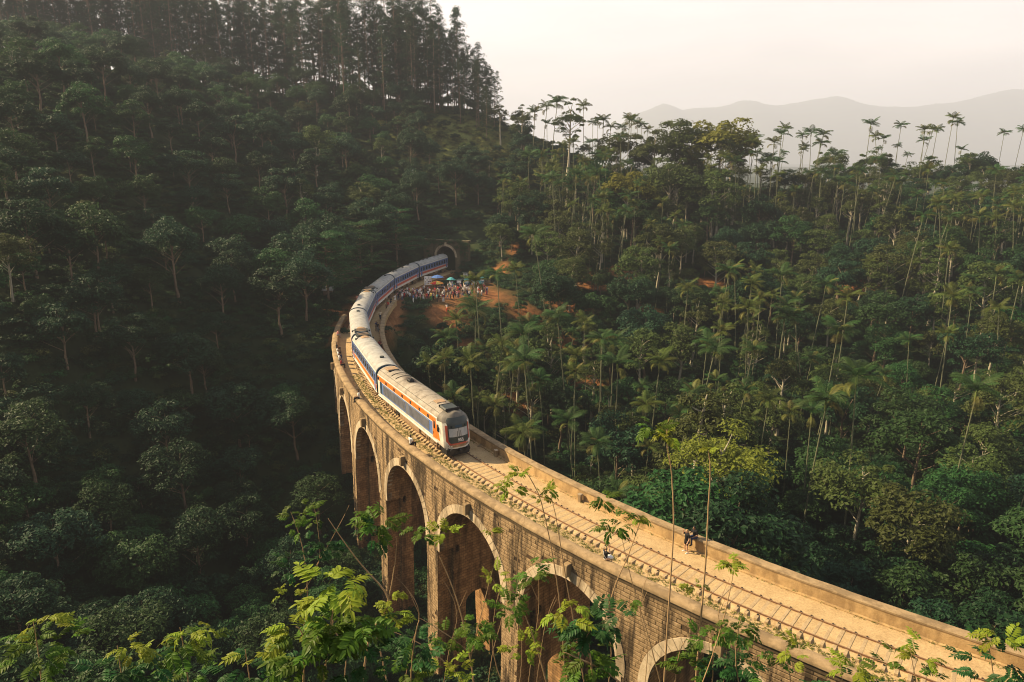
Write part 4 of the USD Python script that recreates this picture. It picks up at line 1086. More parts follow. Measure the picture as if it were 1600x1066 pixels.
# a few stand in front, lower on the slope
for (px_, py_, Y, s) in ((601, 178, 268, .95), (622, 160, 280, .9), (645, 172, 272, .95), (540, 195, 262, .9), (565, 190, 266, .75), (760, 190, 262, .55), (748, 182, 270, .7)):
    p = at_y(px_, py_, Y)
    plant(TALL[int(rt.integers(0, 4))], 'plantation_tree', 'tall plantation tree standing forward of the ridge line on the slope', 'tree', p[0], p[1], rt, 'plantation trees forward of the ridge', s, force=True)

# skyline palms and trees, right
SKY_P = [(832, 168, 1.0), (847, 158, 1.1), (861, 152, 1.15), (856, 186, .8), (914, 158, 1.1), (928, 184, .9), (936, 181, .95), (944, 181, .95), (953, 190, .85), (972, 192, .75), (987, 182, .9), (995, 186, .9), (1002, 188, .85), (1010, 195, .8), (1111, 208, 1.0), (930, 222, .7), (939, 215, .7)]
ords = ['leftmost', 'second from left', 'third from left', 'fourth from left', 'fifth from left', 'sixth from left', 'seventh from left', 'eighth from left', 'ninth from left', 'tenth from left', 'eleventh from left', 'twelfth from left', 'thirteenth from left', 'fourteenth from left', 'fifteenth from left']
order = sorted(range(len(SKY_P)), key=lambda i: SKY_P[i][0])
for rank, i_ in enumerate(order):
    px_, py_, s = SKY_P[i_]
    Y = 238 + 3 * math.sin(i_ * 2.3)
    tp = at_y(px_, py_ + 6, Y)
    zg = float(ground(np.array([tp[0]]), np.array([tp[1]]))[0])
    k = i_ % 7; H = 11.5 + k * .9 + 1.2
    plant(PALMS[k], 'areca_palm', 'thin areca palm against the pale sky, number ' + str(rank + 1) + ' along the skyline from the left' if False else f'areca palm against pale sky, {ords[rank] if rank < 15 else "last but one" if rank == 15 else "rightmost"} of the skyline palms', 'palm', tp[0], tp[1], rt, 'palms on the skyline', max(.9, (tp[2] - zg) / H), force=True)
def tree_at(src, name, label, px_, py_, Y, H, rng=rt, group=None, s=None):
    """A tree whose top shows at this pixel."""
    if s is not None:                                    # of a given size: look for the distance at which its top shows here
        Ys = np.linspace(Y * .75, Y * 1.35, 60); T = np.array([at_y(px_, py_, q) for q in Ys])
        Y = float(Ys[np.argmin(np.abs(T[:, 2] - ground(T[:, 0], T[:, 1]) - H * s) + .05 * np.abs(Ys - Y))])
    tp = at_y(px_, py_, Y); zg = float(ground(np.array([tp[0]]), np.array([tp[1]]))[0])
    sc = (tp[2] - zg) / H if s is None else s
    return plant(src, name, label, 'tree', tp[0], tp[1], rt, group, max(sc, .25), force=True)
tree_at(AIRY[0], 'airy_tree', 'tall airy tree on the skyline between the thin palms, left of the pale gap', 888, 148, 240, 17)
tree_at(AIRY[1], 'airy_tree', 'small airy tree on the skyline beside the end of the plantation ridge', 782, 152, 262, 19)
tree_at(AIRY[0], 'airy_tree', 'airy tree at the left end of the palm skyline', 812, 160, 252, 17)
tree_at(BROAD_OLIVE[0], 'broadleaf_tree', 'rounded tree under the skyline palms in the middle of the gap', 972, 205, 232, 11)
tree_at(BROAD_OLIVE[2], 'broadleaf_tree', 'largest rounded tree on the skyline in front of the mountain ridge', 1062, 178, 228, 15)
tree_at(BROAD_OLIVE[1], 'broadleaf_tree', 'lower rounded tree on the skyline just left of the largest one', 1030, 200, 226, 13)
tree_at(YELLOW[0], 'yellow_tree', 'pale yellow-green tree on the skyline near the right edge', 1128, 183, 225, 9)
tree_at(AIRY[1], 'airy_tree', 'thin yellowish tree at the right edge of the photographed skyline', 1146, 200, 215, 19)
tree_at(BROAD_OLIVE[1], 'broadleaf_tree', 'olive tree with spreading sunlit crown below the skyline on the right', 1050, 243, 200, 13)
tree_at(BROAD_OLIVE[2], 'broadleaf_tree', 'wide olive tree below the skyline near the right edge', 1120, 255, 196, 15)
tree_at(YELLOW[0], 'yellow_tree', 'yellow-topped tree in the middle of the right hillside', 980, 266, 196, 9)
tree_at(BROAD_MID[2], 'broadleaf_tree', 'green spreading tree below the skyline left of the yellow-topped tree', 930, 246, 205, 13)
tree_at(YELLOW[0], 'yellow_tree', 'small yellow tree at the right edge beside the dark slope', 1138, 474, 130, 9, s=.6)
tree_at(AIRY[1], 'airy_tree', 'open-branched tree with pale bark and sparse leaves behind the right parapet', 1098, 566, 76, 19)
tree_at(AIRY[0], 'airy_tree', 'open-branched pale tree right beside the sparse one behind the parapet', 1132, 592, 80, 17)
tree_at(YTALL[0], 'yellow_tree', 'sunlit yellow-green tree behind the right parapet near the couple', 1126, 648, 66, 19)
tree_at(BROAD_MID[2], 'broadleaf_tree', 'mid green tree behind the right parapet beyond the couple', 1082, 730, 62, 13)
tree_at(BROAD_DEEP[2], 'dark_leaved_tree', 'dark rounded tree below the yellow-green tree at the right', 1150, 742, 58, 14)
for i_, (a_, o_, s_) in enumerate(((-176, 11, .9), (-181, 9.5, 1.05), (-185.5, 12, 1.1), (-189.5, 9, 1.1), (-194, 11, 1.15), (-198, 8.5, 1.1), (-201, 12, 1.1))):
    q_ = curve(a_, o_, 0)
    plant((BROAD_DEEP[2], TIER[0])[i_ % 2], ('dark_leaved_tree', 'tiered_tree')[i_ % 2], ('dark spreading tree' , 'tiered tree')[i_ % 2] + ' shading the line, ' + ('nearest the viaduct end', 'second from the viaduct', 'third from the viaduct', 'midway to the tunnel', 'third from the tunnel', 'second from the tunnel', 'nearest the tunnel mouth')[i_], 'tree', q_[0], q_[1], rt, 'trees shading the line', s_, force=True)
tree_at(TIER[0], 'tiered_tree', 'tree with flat tiered branches on the left slope beside the curve', 556, 322, 168, 13)
tree_at(TIER[0], 'tiered_tree', 'smaller tiered tree on the left slope, lower and nearer the train', 520, 385, 158, 13, s=.7)
tree_at(AIRY[1], 'airy_tree', 'thin pale-stemmed bare tree at the left edge of the slope', 470, 262, 150, 19, s=.8)
tree_at(BROAD_MID[1], 'broadleaf_tree', 'green tree rising beside the far piers left of the viaduct', 508, 682, 52, 11, s=.62)
tree_at(BROAD_MID[2], 'broadleaf_tree', 'green tree beneath the far arches at the left', 500, 745, 48, 13, s=.55)
tree_at(BROAD_DEEP[1], 'broadleaf_tree', 'dark tree in the valley at the left edge below the viaduct', 462, 770, 44, 12, s=.55)
for px_, py_, Y, s, lb in ((742, 482, 131, .9, 'feather palm just right of the red bank below the vehicles'), (1010, 760, 66, .8, 'feather palm behind the right parapet at the middle of the bridge'), (930, 650, 86, 1.0, 'feather palm in the shade below the right hillside')):
    tp = at_y(px_, py_, Y); zg = float(ground(np.array([tp[0]]), np.array([tp[1]]))[0])
    plant(FOXP[0], 'feather_palm', lb, 'palm', tp[0], tp[1], rt, None, max(.5, min((tp[2] - zg) / 5.5, 1.5)) if Y > 100 else s, force=True)

# the palm grove on the right hillside and in the valley
def on_right(x, y):
    a, o = polar(x, y)
    return o < -7 and not (x < 7 and 138 < y < 178) and not (-18 < x < 2 and 124 < y < 140)
def zone(x, y):
    X, Y_, D = project(np.array([x, y, float(ground(np.array([x]), np.array([y]))[0]) + 8]))
    side = 'right of the photographed edge' if X > 1160 else 'near the right edge' if X > 1040 else 'in the centre' if X > 900 else 'close to the red bank'
    if Y_ > 520: return 'in the shaded valley behind the parapet, ' + side
    if Y_ > 380: return 'on the middle right hillside, ' + side
    return 'on the upper right hillside, ' + side
pp = poisson(5200, -14, 190, 68, 240, 3.3, rt, on_right)
n_ = 0
PZ = lambda x, y: meshkit.fbm(np.array([x / 22, y / 22, 0.0]), 3, 9)
for (x, y) in pp:
    if PZ(x, y) < .47 or rt.random() < .15: continue
    if n_ >= 292: break
    k = int(rt.integers(0, 7))
    zn = zone(x, y)
    if plant(PALMS[k], 'areca_palm', 'slender areca palm ' + zn, 'palm', x, y, rt, 'areca palms ' + zn, rt.uniform(.85, 1.45), h=14, r=2, tilt=rt.normal() * .08): n_ += 1
KINDS = ((BROAD_DEEP, 'dark green broadleaf tree', 12, 4.9, 'dark_leaved_tree'), (BROAD_MID, 'mid green broadleaf tree', 11, 4.8, 'broadleaf_tree'), (BROAD_OLIVE, 'olive green spreading tree', 13, 5.2, 'spreading_tree'))
def forest(pts, cap, probs, where, rng, smin=.7, smax=1.15):
    n = 0
    for (x, y) in pts:
        if n >= cap: break
        K, lb, h, r, nm_ = KINDS[int(rng.choice(3, p=probs))]
        w = where(x, y) if callable(where) else where
        if plant(K[int(rng.integers(0, 3))], nm_, f'{lb} {w}', 'tree', x, y, rng, f'{lb}s {w}', rng.uniform(smin, smax), h=h, r=r): n += 1
    return n
forest(poisson(4000, -14, 200, 60, 246, 6.2, rt, lambda x, y: on_right(x, y) and PZ(x, y) < .60), 260, (.25, .4, .35), zone, rt)
# left slope, above and beside the line
def on_left(x, y):
    a, o = polar(x, y)
    return (o > 7 or a < A_PORTAL - 2) and x < 6 and not (-30 < x < 2 and y > 238 and y < 283) and y < 286 - .1 * max(0, x + 60)
def lzone(x, y):
    X, Y_, D = project(np.array([x, y, float(ground(np.array([x]), np.array([y]))[0]) + 8]))
    side = 'beyond the left edge' if X < 440 else 'near the left edge' if X < 560 else 'straight behind the train'
    if y > 200: return 'on the hill above the tunnel, ' + side
    return 'on the dark slope left of the line, ' + side
forest(poisson(5000, -190, 6, 92, 284, 7.0, rt, on_left), 330, (.55, .40, .05), lzone, rt, .6, 1.05)
forest(poisson(900, -70, -20, 40, 110, 6.0, rt, lambda x, y: polar(x, y)[1] > 7), 60, (.7, .3, 0), 'in the deep valley left of the viaduct', rt, .5, .8)
forest_feather = poisson(2500, -2, 190, 80, 235, 7.0, rt, lambda x, y: on_right(x, y) and PZ(x, y) > .42)
n_ = 0
for (x, y) in forest_feather:
    if n_ >= 110: break
    if plant(AIRY[n_ % 2], 'airy_tree', 'tall airy pale-stemmed tree ' + zone(x, y), 'tree', x, y, rt, 'airy trees ' + zone(x, y), rt.uniform(.5, .95), h=17, r=4): n_ += 1
# bushes
def bushes(pts, cap, where, probs, rng, s0=.6, s1=1.3, nm='bush'):
    n = 0
    for (x, y) in pts:
        if n >= cap: break
        k = int(rng.choice(3, p=probs)); lb = ('dark green bush', 'mid green bush', 'olive green bush')[k]
        if plant(BUSH[k], nm, f'{lb} {where}', 'bush', x, y, rng, f'{lb}es {where}', rng.uniform(s0, s1), h=3.5, r=2): n += 1
bushes(poisson(900, -80, 30, 190, 282, 5.5, rt, lambda x, y: on_left(x, y) or y > 200), 90, 'on the open slope above the tunnel', (.35, .45, .2), rt)
bushes(poisson(600, -45, -14, 128, 205, 3.2, rt, lambda x, y: polar(x, y)[1] > 5.6), 60, 'beside the line left of the train', (.6, .4, 0), rt, .5, 1.0)
bushes(poisson(500, -20, 24, 118, 150, 3.2, rt, lambda x, y: polar(x, y)[1] < -6 and not (-19 < x < -4 and 129 < y < 150) and y < 146) + poisson(300, -19, -4, 118, 136, 2.2, rt), 110, 'on the bank below the crowd', (.5, .5, 0), rt, .35, .8)
bushes(poisson(300, 2, 26, 150, 190, 3.0, rt, lambda x, y: x > 8 or y > 176), 40, 'around the red terraces beside the vehicles', (.3, .5, .2), rt, .4, .9)
bushes(poisson(1600, -150, -8, 284, 300, 4.0, rt), 60, 'under the plantation trees on the ridge', (.6, .35, .05), rt, .9, 1.7, 'shrub')
bushes(poisson(900, -60, -12, 30, 75, 3.2, rt, lambda x, y: polar(x, y)[1] > 6), 80, 'at the foot of the piers', (.6, .4, 0), rt, .7, 1.4, 'shrub')
bushes(poisson(900, 4, 90, 40, 100, 4, rt, lambda x, y: polar(x, y)[1] < -6), 110, 'in the shaded valley behind the right parapet', (.6, .35, .05), rt, .8, 1.5, 'shrub')

# undergrowth: ferns, creepers and weeds, far too many to count
def undergrowth():
    rng = np.random.default_rng(5)
    def tuft(seed, leafm, leaf, n, r, flat):
        q = np.random.default_rng(seed)
        lv = [clump(np.array([q.normal() * r * .5, q.normal() * r * .5, r * .25]), r * q.uniform(.5, .9), n, leaf, q, flat, .7) for _ in range(3)]
        return cat_mesh(lv)
    pi = UsdGeom.PointInstancer.Define(stage, uniq('/World', 'undergrowth'))
    tag(pi.GetPrim(), 'dense green undergrowth of ferns and weeds covering the valley sides', 'undergrowth', None, 'stuff')
    ps = []
    for i, (m_, lf) in enumerate((('leaf_deep', .34), ('leaf_mid', .32), ('leaf_olive', .30), ('grass', .34))):
        p = usdkit.mesh(stage, str(pi.GetPath()) + f'/tuft_{i:03d}' if i else str(pi.GetPath()) + '/tuft', tuft(60 + i, M[m_], lf, 60, 1.2, .6), M[m_])
        ps.append(p.GetPath())
    n = 60000
    x = rng.uniform(-135, 190, n); y = rng.uniform(14, 300, n); z = ground(x, y)
    X, Y, D = project(np.stack([x, y, z + .6], -1))
    a, o = polar(x, y)
    s = np.zeros(n)
    for k, q in enumerate(SOILS): s = np.maximum(s, blob(x, y, *q, seed=k + 3))
    g = np.maximum(blob(x, y, -22, 262, 34, 26, 20, 1.6), blob(x, y, 2, 250, 20, 30, 21, 1.6))
    ok = (X > -30) & (X < 1630) & (Y > -20) & (Y < 1090) & (s < .25) & ~((np.abs(o) < 5.6) & (((a > -212) & (a < A_FAR - .3)) | (a > A_NEAR))) & (rng.random(n) < np.clip(1.25 - D / 420, .35, 1))
    ok &= ~((Y < 1066) & (D < 14))
    idx = np.where(ok)[0][:26000]
    kind = rng.choice(3, len(idx), p=(.5, .4, .1))
    kind = np.where(g[idx] > rng.random(len(idx)) * .9 + .1, np.where(rng.random(len(idx)) < .45, 3, 2), kind)
    pi.CreatePrototypesRel().SetTargets(ps)
    pi.CreateProtoIndicesAttr(Vt.IntArray.FromNumpy(kind.astype(np.int32)))
    pi.CreatePositionsAttr(Vt.Vec3fArray.FromNumpy(np.stack([x[idx], y[idx], z[idx] - .1], -1).astype(np.float32)))
    th = rng.uniform(0, 6.28, len(idx))
    pi.CreateOrientationsAttr(Vt.QuathArray([Gf.Quath(float(math.cos(t / 2)), 0, 0, float(math.sin(t / 2))) for t in th]))
    sc = rng.uniform(.5, 1.25, len(idx)) * np.where(kind == 3, .8, 1)
    pi.CreateScalesAttr(Vt.Vec3fArray.FromNumpy(np.repeat(sc[:, None], 3, 1).astype(np.float32)))
undergrowth()
# ------------------------------------------------------------------ people
def cloth(name, c): return plain('cloth_' + name, c, 0.85, 0, 0.10, 6.0, 0.1)
CL = {'white': cloth('white', (.72, .70, .66)), 'cream': cloth('cream', (.55, .47, .34)), 'black': cloth('black', (.018, .018, .02)), 'grey': cloth('grey', (.22, .22, .22)), 'navy': cloth('navy', (.025, .035, .08)),
      'blue': cloth('blue', (.07, .14, .36)), 'red': cloth('red', (.50, .04, .035)), 'pink': cloth('pink', (.55, .25, .26)), 'orange': cloth('orange', (.60, .22, .05)), 'yellow': cloth('yellow', (.58, .42, .10)), 'green': cloth('green', (.08, .28, .07)), 'teal': cloth('teal', (.08, .30, .32)),
      'brown': cloth('brown', (.15, .08, .045)), 'khaki': cloth('khaki', (.34, .26, .14)), 'denim': cloth('denim', (.09, .12, .20)), 'maroon': cloth('maroon', (.20, .03, .04))}
SKIN = [plain('skin_brown_look', (.26, .145, .085), .6, 0, .06, 5), plain('skin_light_look', (.50, .30, .20), .6, 0, .06, 5)]
HAIR = [plain('hair_dark_look', (.014, .010, .008), .6, 0, .2, 9), plain('hair_fair_look', (.30, .19, .09), .6, 0, .2, 9)]

def pose(kind, rng):
    j = {}
    j['pel'] = [0, 0, .93]; j['wai'] = [0, .01, 1.08]; j['che'] = [0, .0, 1.30]; j['nec'] = [0, .0, 1.47]; j['hea'] = [0, .03, 1.60]
    for s, n in ((-1, 'l'), (1, 'r')):
        j['sh' + n] = [s * .17, 0, 1.40]; j['hi' + n] = [s * .095, 0, .90]
        sp = rng.uniform(.02, .07)
        j['kn' + n] = [s * (.10 + sp * .5), .03, .49]; j['an' + n] = [s * (.11 + sp), -.02, .08]; j['to' + n] = [s * (.13 + sp), .14, .04]
        j['el' + n] = [s * .25, -.03, 1.13]; j['wr' + n] = [s * .24, .08, .90]
    if kind == 'photo':                                    # both hands up holding something before the face
        for s, n in ((-1, 'l'), (1, 'r')):
            j['el' + n] = [s * .24, .17, 1.24]; j['wr' + n] = [s * .08, .30, 1.50]
    elif kind == 'onehand':
        j['elr'] = [.30, .08, 1.30]; j['wrr'] = [.20, .16, 1.56]
    elif kind == 'arms_crossed':
        for s, n in ((-1, 'l'), (1, 'r')):
            j['el' + n] = [s * .26, .03, 1.14]; j['wr' + n] = [-s * .06, .20, 1.16]
    elif kind == 'walk':
        j['knl'] = [-.10, .16, .50]; j['anl'] = [-.10, .14, .10]; j['tol'] = [-.10, .28, .05]; j['knr'] = [.10, -.04, .48]; j['anr'] = [.10, -.26, .12]; j['tor'] = [.10, -.12, .04]
        j['wrl'] = [-.24, -.12, .92]; j['wrr'] = [.24, .22, .98]
    if kind.startswith('sit'):
        dz = -.82
        for k in ('pel', 'wai', 'che', 'nec', 'hea', 'shl', 'shr', 'ell', 'elr', 'wrl', 'wrr'): j[k][2] += dz
        j['pel'][2] = .11
        for s, n in ((-1, 'l'), (1, 'r')):
            j['hi' + n] = [s * .10, .02, .10]; j['kn' + n] = [s * .13, .44, .10]; j['an' + n] = [s * .13, .42, -.34]; j['to' + n] = [s * .14, .56, -.39]
            j['el' + n] = [s * .25, .04, .31]; j['wr' + n] = [s * .16, .30, .20]
        if kind == 'sit_photo':
            for s, n in ((-1, 'l'), (1, 'r')):
                j['el' + n] = [s * .27, .16, .52]; j['wr' + n] = [s * .09, .22, .80]
        if kind == 'sit_lean':
            for k in ('wai', 'che', 'nec', 'hea', 'shl', 'shr'): j[k][1] += .10 * (j[k][2] - .1) / .5
            j['che'][1] += .04; j['wrr'] = [.10, .46, .40]; j['elr'] = [.22, .24, .34]
    return {k: np.array(v, float) for k, v in j.items()}

def hull_chain(pairs, seg):
    ms = []
    for (p, r), (q, s) in pairs:
        a = Manifold.sphere(r, seg).translate(list(map(float, p))); b = Manifold.sphere(s, seg).translate(list(map(float, q)))
        ms.append(Manifold.batch_hull([a, b]))
    return Manifold.batch_boolean(ms, m3.OpType.Add)

def mm(m):
    t = m.to_mesh(); return np.array(t.vert_properties[:, :3]), np.array(t.tri_verts)

def person(label, loc, face, kind='stand', top='white', bottom='black', skin=0, hair=0, long_hair=False, h=1.70, fine=False, shorts=False, skirt=False, seed=0, group=None, bag=None, shoes=None):
    """face: the direction looked at, as an angle in the ground plane (0 = +x)."""
    rng = np.random.default_rng(seed + 900)
    j = pose(kind, rng); seg = 14 if fine else 8
    o = xform('person', label, 'person', loc, face - math.pi / 2, group, scale=h / 1.70)
    B = [((j['pel'], .125), (j['wai'], .115)), ((j['wai'], .115), (j['che'], .135)), ((j['che'], .125), (j['nec'], .06)), ((j['nec'], .055), (j['hea'], .065)),
         ((j['shl'], .07), (j['shr'], .07)), ((j['hea'] - [0, .005, .045], .066), (j['hea'] + [0, -.012, .035], .088)), ((j['hea'] + [0, .055, -.06], .035), (j['hea'] + [0, .03, .03], .06))]
    for n in 'lr':
        B += [((j['sh' + n], .062), (j['el' + n], .043)), ((j['el' + n], .043), (j['wr' + n], .029)), ((j['hi' + n], .095), (j['kn' + n], .058)), ((j['kn' + n], .056), (j['an' + n], .036)), ((j['an' + n] - [0, .03, .02], .038), (j['to' + n], .03))]
        d = unit((j['wr' + n] - j['el' + n])[None])[0]
        w = j['wr' + n]
        B += [((w, .026), (w + d * .085, .034))]
        if fine:
            sd = unit(np.cross(d, [0, 0, 1.0] if abs(d[2]) < .9 else [0, 1.0, 0])[None])[0]; cu = np.cross(sd, d)
            for i, L in enumerate((.068, .078, .072, .056)):
                b0 = w + d * .085 + sd * (i - 1.5) * .0195
                B += [((b0, .0095), (b0 + d * L * .5 + cu * .008, .009)), ((b0 + d * L * .5 + cu * .008, .009), (b0 + d * L * .85 + cu * .035, .0075))]
            B += [((w + d * .03 - sd * .02, .012), (w + d * .07 - sd * .052 + cu * .02, .0095))]
    if fine:
        hd = j['hea']
        B += [((hd + [0, .088, -.005], .010), (hd + [0, .098, -.03], .014))] + [((hd + [s * .086, 0, -.01], .012), (hd + [s * .086, -.006, -.04], .010)) for s in (-1, 1)] + [((hd + [-.02, .086, -.062], .009), (hd + [.02, .086, -.062], .009))]
    body = hull_chain(B, seg)
    if fine:
        v, f = mm(body.refine_to_length(.03)); t = trimesh.smoothing.filter_taubin(trimesh.Trimesh(v, f, process=False), iterations=4); bm_ = (np.asarray(t.vertices), np.asarray(t.faces))
    else: bm_ = mm(body)
    part(o, 'body', bm_, SKIN[skin], smooth=True)
    sh = [((j['pel'] + [0, 0, .02], .138), (j['wai'], .132)), ((j['wai'], .132), (j['che'], .150)), ((j['che'], .140), (j['nec'] - [0, 0, .05], .085)), ((j['shl'], .085), (j['shr'], .085))]
    for n in 'lr': sh.append(((j['sh' + n], .080), (j['sh' + n] * .35 + j['el' + n] * .65, .064)))
    part(o, 'shirt', mm(hull_chain(sh, seg)), CL[top], smooth=40)
    tr = [((j['pel'], .142), (j['pel'] + [0, 0, -.03], .142))]
    for n in 'lr':
        e = j['kn' + n]
        tr.append(((j['hi' + n], .112), (e if not shorts else j['hi' + n] * .35 + e * .65, .076)))
        if not shorts and not skirt: tr.append(((e, .074), (j['an' + n], .058)))
    if skirt:
        sk = Manifold.batch_hull([Manifold.sphere(.14, seg).translate(list(map(float, j['pel'])))] + [Manifold.sphere(.10, seg).translate(list(map(float, j['kn' + n]))) for n in 'lr'])
        part(o, 'skirt', mm(sk), CL[bottom], smooth=40)
    else:
        part(o, 'shorts' if shorts else 'trousers', mm(hull_chain(tr, seg)), CL[bottom], smooth=40)
    hd = j['hea']
    hr = [((hd + [0, -.03, .035], .094), (hd + [0, -.012, .062], .084))]
    if long_hair: hr += [((hd + [0, -.06, .02], .075), (hd + [0, -.095, -.20], .06))]
    part(o, 'hair', mm(hull_chain(hr, seg)), HAIR[hair], smooth=True)
    if fine:
        for s in (-1, 1):
            part(o, 'eye', tube([hd + [s * .032, .082, .012], hd + [s * .032, .090, .012]], .009, 6), CL['black'])
    if shoes or fine:
        part(o, 'shoes', cat_mesh([mm(hull_chain([((j['an' + n] - [0, .04, .03], .048), (j['to' + n], .042))], seg)) for n in 'lr']), CL[shoes or 'black'], smooth=True)
    if bag:
        part(o, 'strap', tube([j['shl'] + [0, -.10, .02], j['che'] + [0, -.155, -.05], j['pel'] + [.14, -.08, .08]], .016, 5), CL[bag])
    return o

def tangent(a): t = math.radians(a); return math.atan2(math.cos(t), -math.sin(t))
inw = lambda a: math.radians(a) + math.pi
outw = lambda a: math.radians(a)
SEATZ = .815
def seat_left(px_, py_):
    a, o = polar(*at_z(px_, py_, .82)[:2]); return float(a), curve(float(a), 3.62, SEATZ)
# the four near the camera
p = at_z(1071.7, 863.3, -.2)
person('woman standing on the gravel in dark dress and white shoes beside the right parapet', p, math.radians(200), 'onehand', 'black', 'black', 1, 1, True, 1.86, True, shorts=True, seed=1, shoes='white')
a_, o_ = polar(*at_z(1083, 843, .87)[:2])
person('man in dark clothes sitting on the right parapet beside the standing woman', curve(float(a_), -3.24, .875), math.radians(205), 'sit_lean', 'black', 'navy', 0, 0, False, 1.86, True, seed=2)
a_, p = seat_left(951.5, 871)
person('woman in black top and white skirt sitting on the near coping, arms raised', curve(a_, 3.72, SEATZ), inw(a_) - .3, 'sit_photo', 'black', 'white', 1, 1, False, 1.80, True, skirt=True, seed=3, bag='white')
a_, p = seat_left(643.5, 694)
person('man in white shirt sitting on the outer coping level with the locomotive front', curve(a_, 3.75, SEATZ), inw(a_) + .3, 'sit', 'white', 'black', 0, 0, False, 1.85, True, seed=4)
a_, p = seat_left(564, 622)
person('man in white shirt and black trousers sitting on the outer coping, legs over the edge', curve(a_, 3.98, SEATZ), outw(a_) - .4, 'sit', 'white', 'black', 0, 0, False, 1.85, True, seed=5)
for i, (px_, py_, tp_, bt_, lb) in enumerate(((523.5, 545, 'black', 'black', 'person in black sitting at the far end of the row on the outer coping'), (525, 552, 'white', 'black', 'person in white, second from the far end of the row on the coping'), (526.3, 557, 'white', 'navy', 'person in white shirt and navy trousers in the middle of the row on the coping'), (528, 563, 'white', 'grey', 'person in white shirt and grey trousers, second from the near end of the row'), (530.5, 571, 'maroon', 'black', 'person in dark red at the near end of the row on the outer coping'))):
    a_, p = seat_left(px_, py_)
    person(lb, curve(a_, 3.62, SEATZ), inw(a_), 'sit', tp_, bt_, 0, 0, False, 1.8, seed=20 + i, group='people sitting in a row on the outer coping')
for i, (px_, py_, kind, tp_, bt_, off, zz, lb) in enumerate(((525, 524, 'sit_lean', 'pink', 'grey', 3.6, SEATZ, 'person in pink sitting on the outer coping where the bend is sharpest'), (541, 474, 'stand', 'pink', 'denim', 4.6, -.3, 'person in pink standing at the far end of the outer parapet'))):
    a_ = float(polar(*at_z(px_, py_, zz)[:2])[0])
    person(lb, curve(a_, off, zz), inw(a_), kind, tp_, bt_, 0, 0, seed=40 + i)
for i, (px_, py_, kind, tp_, bt_, off, lb) in enumerate((
        (600.5, 548, 'stand', 'maroon', 'black', -2.75, 'person in dark red standing between the first coach and the inner parapet'),
        (603.5, 552, 'photo', 'black', 'maroon', -2.8, 'person in black taking a photo beside the inner parapet by the first coach'),
        (594, 517, 'arms_crossed', 'navy', 'black', -2.5, 'person in navy with folded arms beside the inner parapet by the second coach'),
        (596.5, 519, 'stand', 'black', 'grey', -2.75, 'person in black beside the one in navy at the inner parapet'),
        (596.5, 500, 'walk', 'cream', 'navy', -2.6, 'person in cream walking along the inner parapet'),
        (604, 487, 'stand', 'brown', 'black', -2.9, 'person in brown near the far end of the inner parapet'),
        (606.5, 484, 'onehand', 'red', 'denim', -2.9, 'person in red near the far end of the inner parapet'),
        (612, 478, 'stand', 'black', 'navy', -2.8, 'person in black and navy at the far end of the inner parapet'),
        (616.5, 474, 'photo', 'white', 'white', -3.1, 'person all in white at the far end of the inner parapet'),
        (619, 472.5, 'stand', 'white', 'denim', -2.9, 'person in white shirt and jeans where the inner parapet ends'))):
    a_ = float(polar(*at_z(px_, py_, -.2)[:2])[0])
    person(lb, curve(a_, off, -.2), tangent(a_) + .6 * (i % 3 - 1), kind, tp_, bt_, 0, 0, i % 4 == 0, seed=60 + i)
# three on the hill above the tunnel
for i, (px_, py_, tp_, lb) in enumerate(((645, 277, 'white', 'person in white at the left of three on the hillside above the tunnel'), (649.5, 276, 'cream', 'person in cream in the middle of three on the hillside above the tunnel'), (657.5, 274, 'white', 'person in white standing apart at the right of three on the hillside'))):
    lo_, hi_ = 200.0, 300.0
    for _ in range(30):
        Y = (lo_ + hi_) / 2; q = at_y(px_, py_, Y); zg = float(ground(np.array([q[0]]), np.array([q[1]]))[0])
        if q[2] > zg: lo_ = Y
        else: hi_ = Y
    person(lb, (q[0], q[1], zg + .9), -1.4, 'stand', tp_, 'white' if i != 1 else 'grey', 0, 0, seed=80 + i, h=1.75)

# the crowd on the red earth beside the line
rc = np.random.default_rng(2024)
TOPS = ['white', 'white', 'white', 'pink', 'red', 'black', 'black', 'navy', 'blue', 'cream', 'grey', 'white', 'black', 'grey', 'navy', 'maroon', 'brown', 'khaki', 'pink', 'red']
BOTS = ['black', 'black', 'navy', 'denim', 'denim', 'grey', 'khaki', 'brown', 'white', 'maroon']
POSES = ['stand', 'stand', 'photo', 'onehand', 'arms_crossed', 'walk']
fixed = [(646, 474, 'blue', 'white'), (683, 471, 'teal', 'black'), (667, 470, 'red', 'maroon'), (717, 464, 'red', 'black'), (704, 466, 'cream', 'brown'), (694, 463, 'white', 'black'), (640, 470, 'white', 'black'), (630, 466, 'white', 'navy'), (655, 471, 'black', 'white'), (674, 470, 'yellow', 'green'), (738, 462, 'green', 'green'), (745, 461, 'khaki', 'black'), (754, 459, 'khaki', 'brown'), (734, 457, 'grey', 'navy'), (710, 460, 'grey', 'navy'), (727, 461, 'khaki', 'khaki'), (700, 477, 'orange', 'brown'), (698, 476, 'white', 'red')]
spots = [(a, b, t, u) for a, b, t, u in fixed]
tries = 0
while len(spots) < 150 and tries < 12000:
    tries += 1
    px_ = rc.uniform(620, 762); lo_, hi_ = np.interp(px_, [620, 640, 665, 700, 762], [463, 459, 455, 452, 451]), np.interp(px_, [620, 640, 665, 700, 720, 762], [469, 474, 473, 470, 465, 462])
    py_ = rc.uniform(lo_, hi_)
    if min(((px_ - a) / 1.0) ** 2 + ((py_ - b) * 2.2) ** 2 for a, b, _, _ in spots) < 3.6: continue
    spots.append((px_, py_, TOPS[int(rc.integers(len(TOPS)))], BOTS[int(rc.integers(len(BOTS)))]))
used_lab = {}
spots.sort(key=lambda t: -t[1])
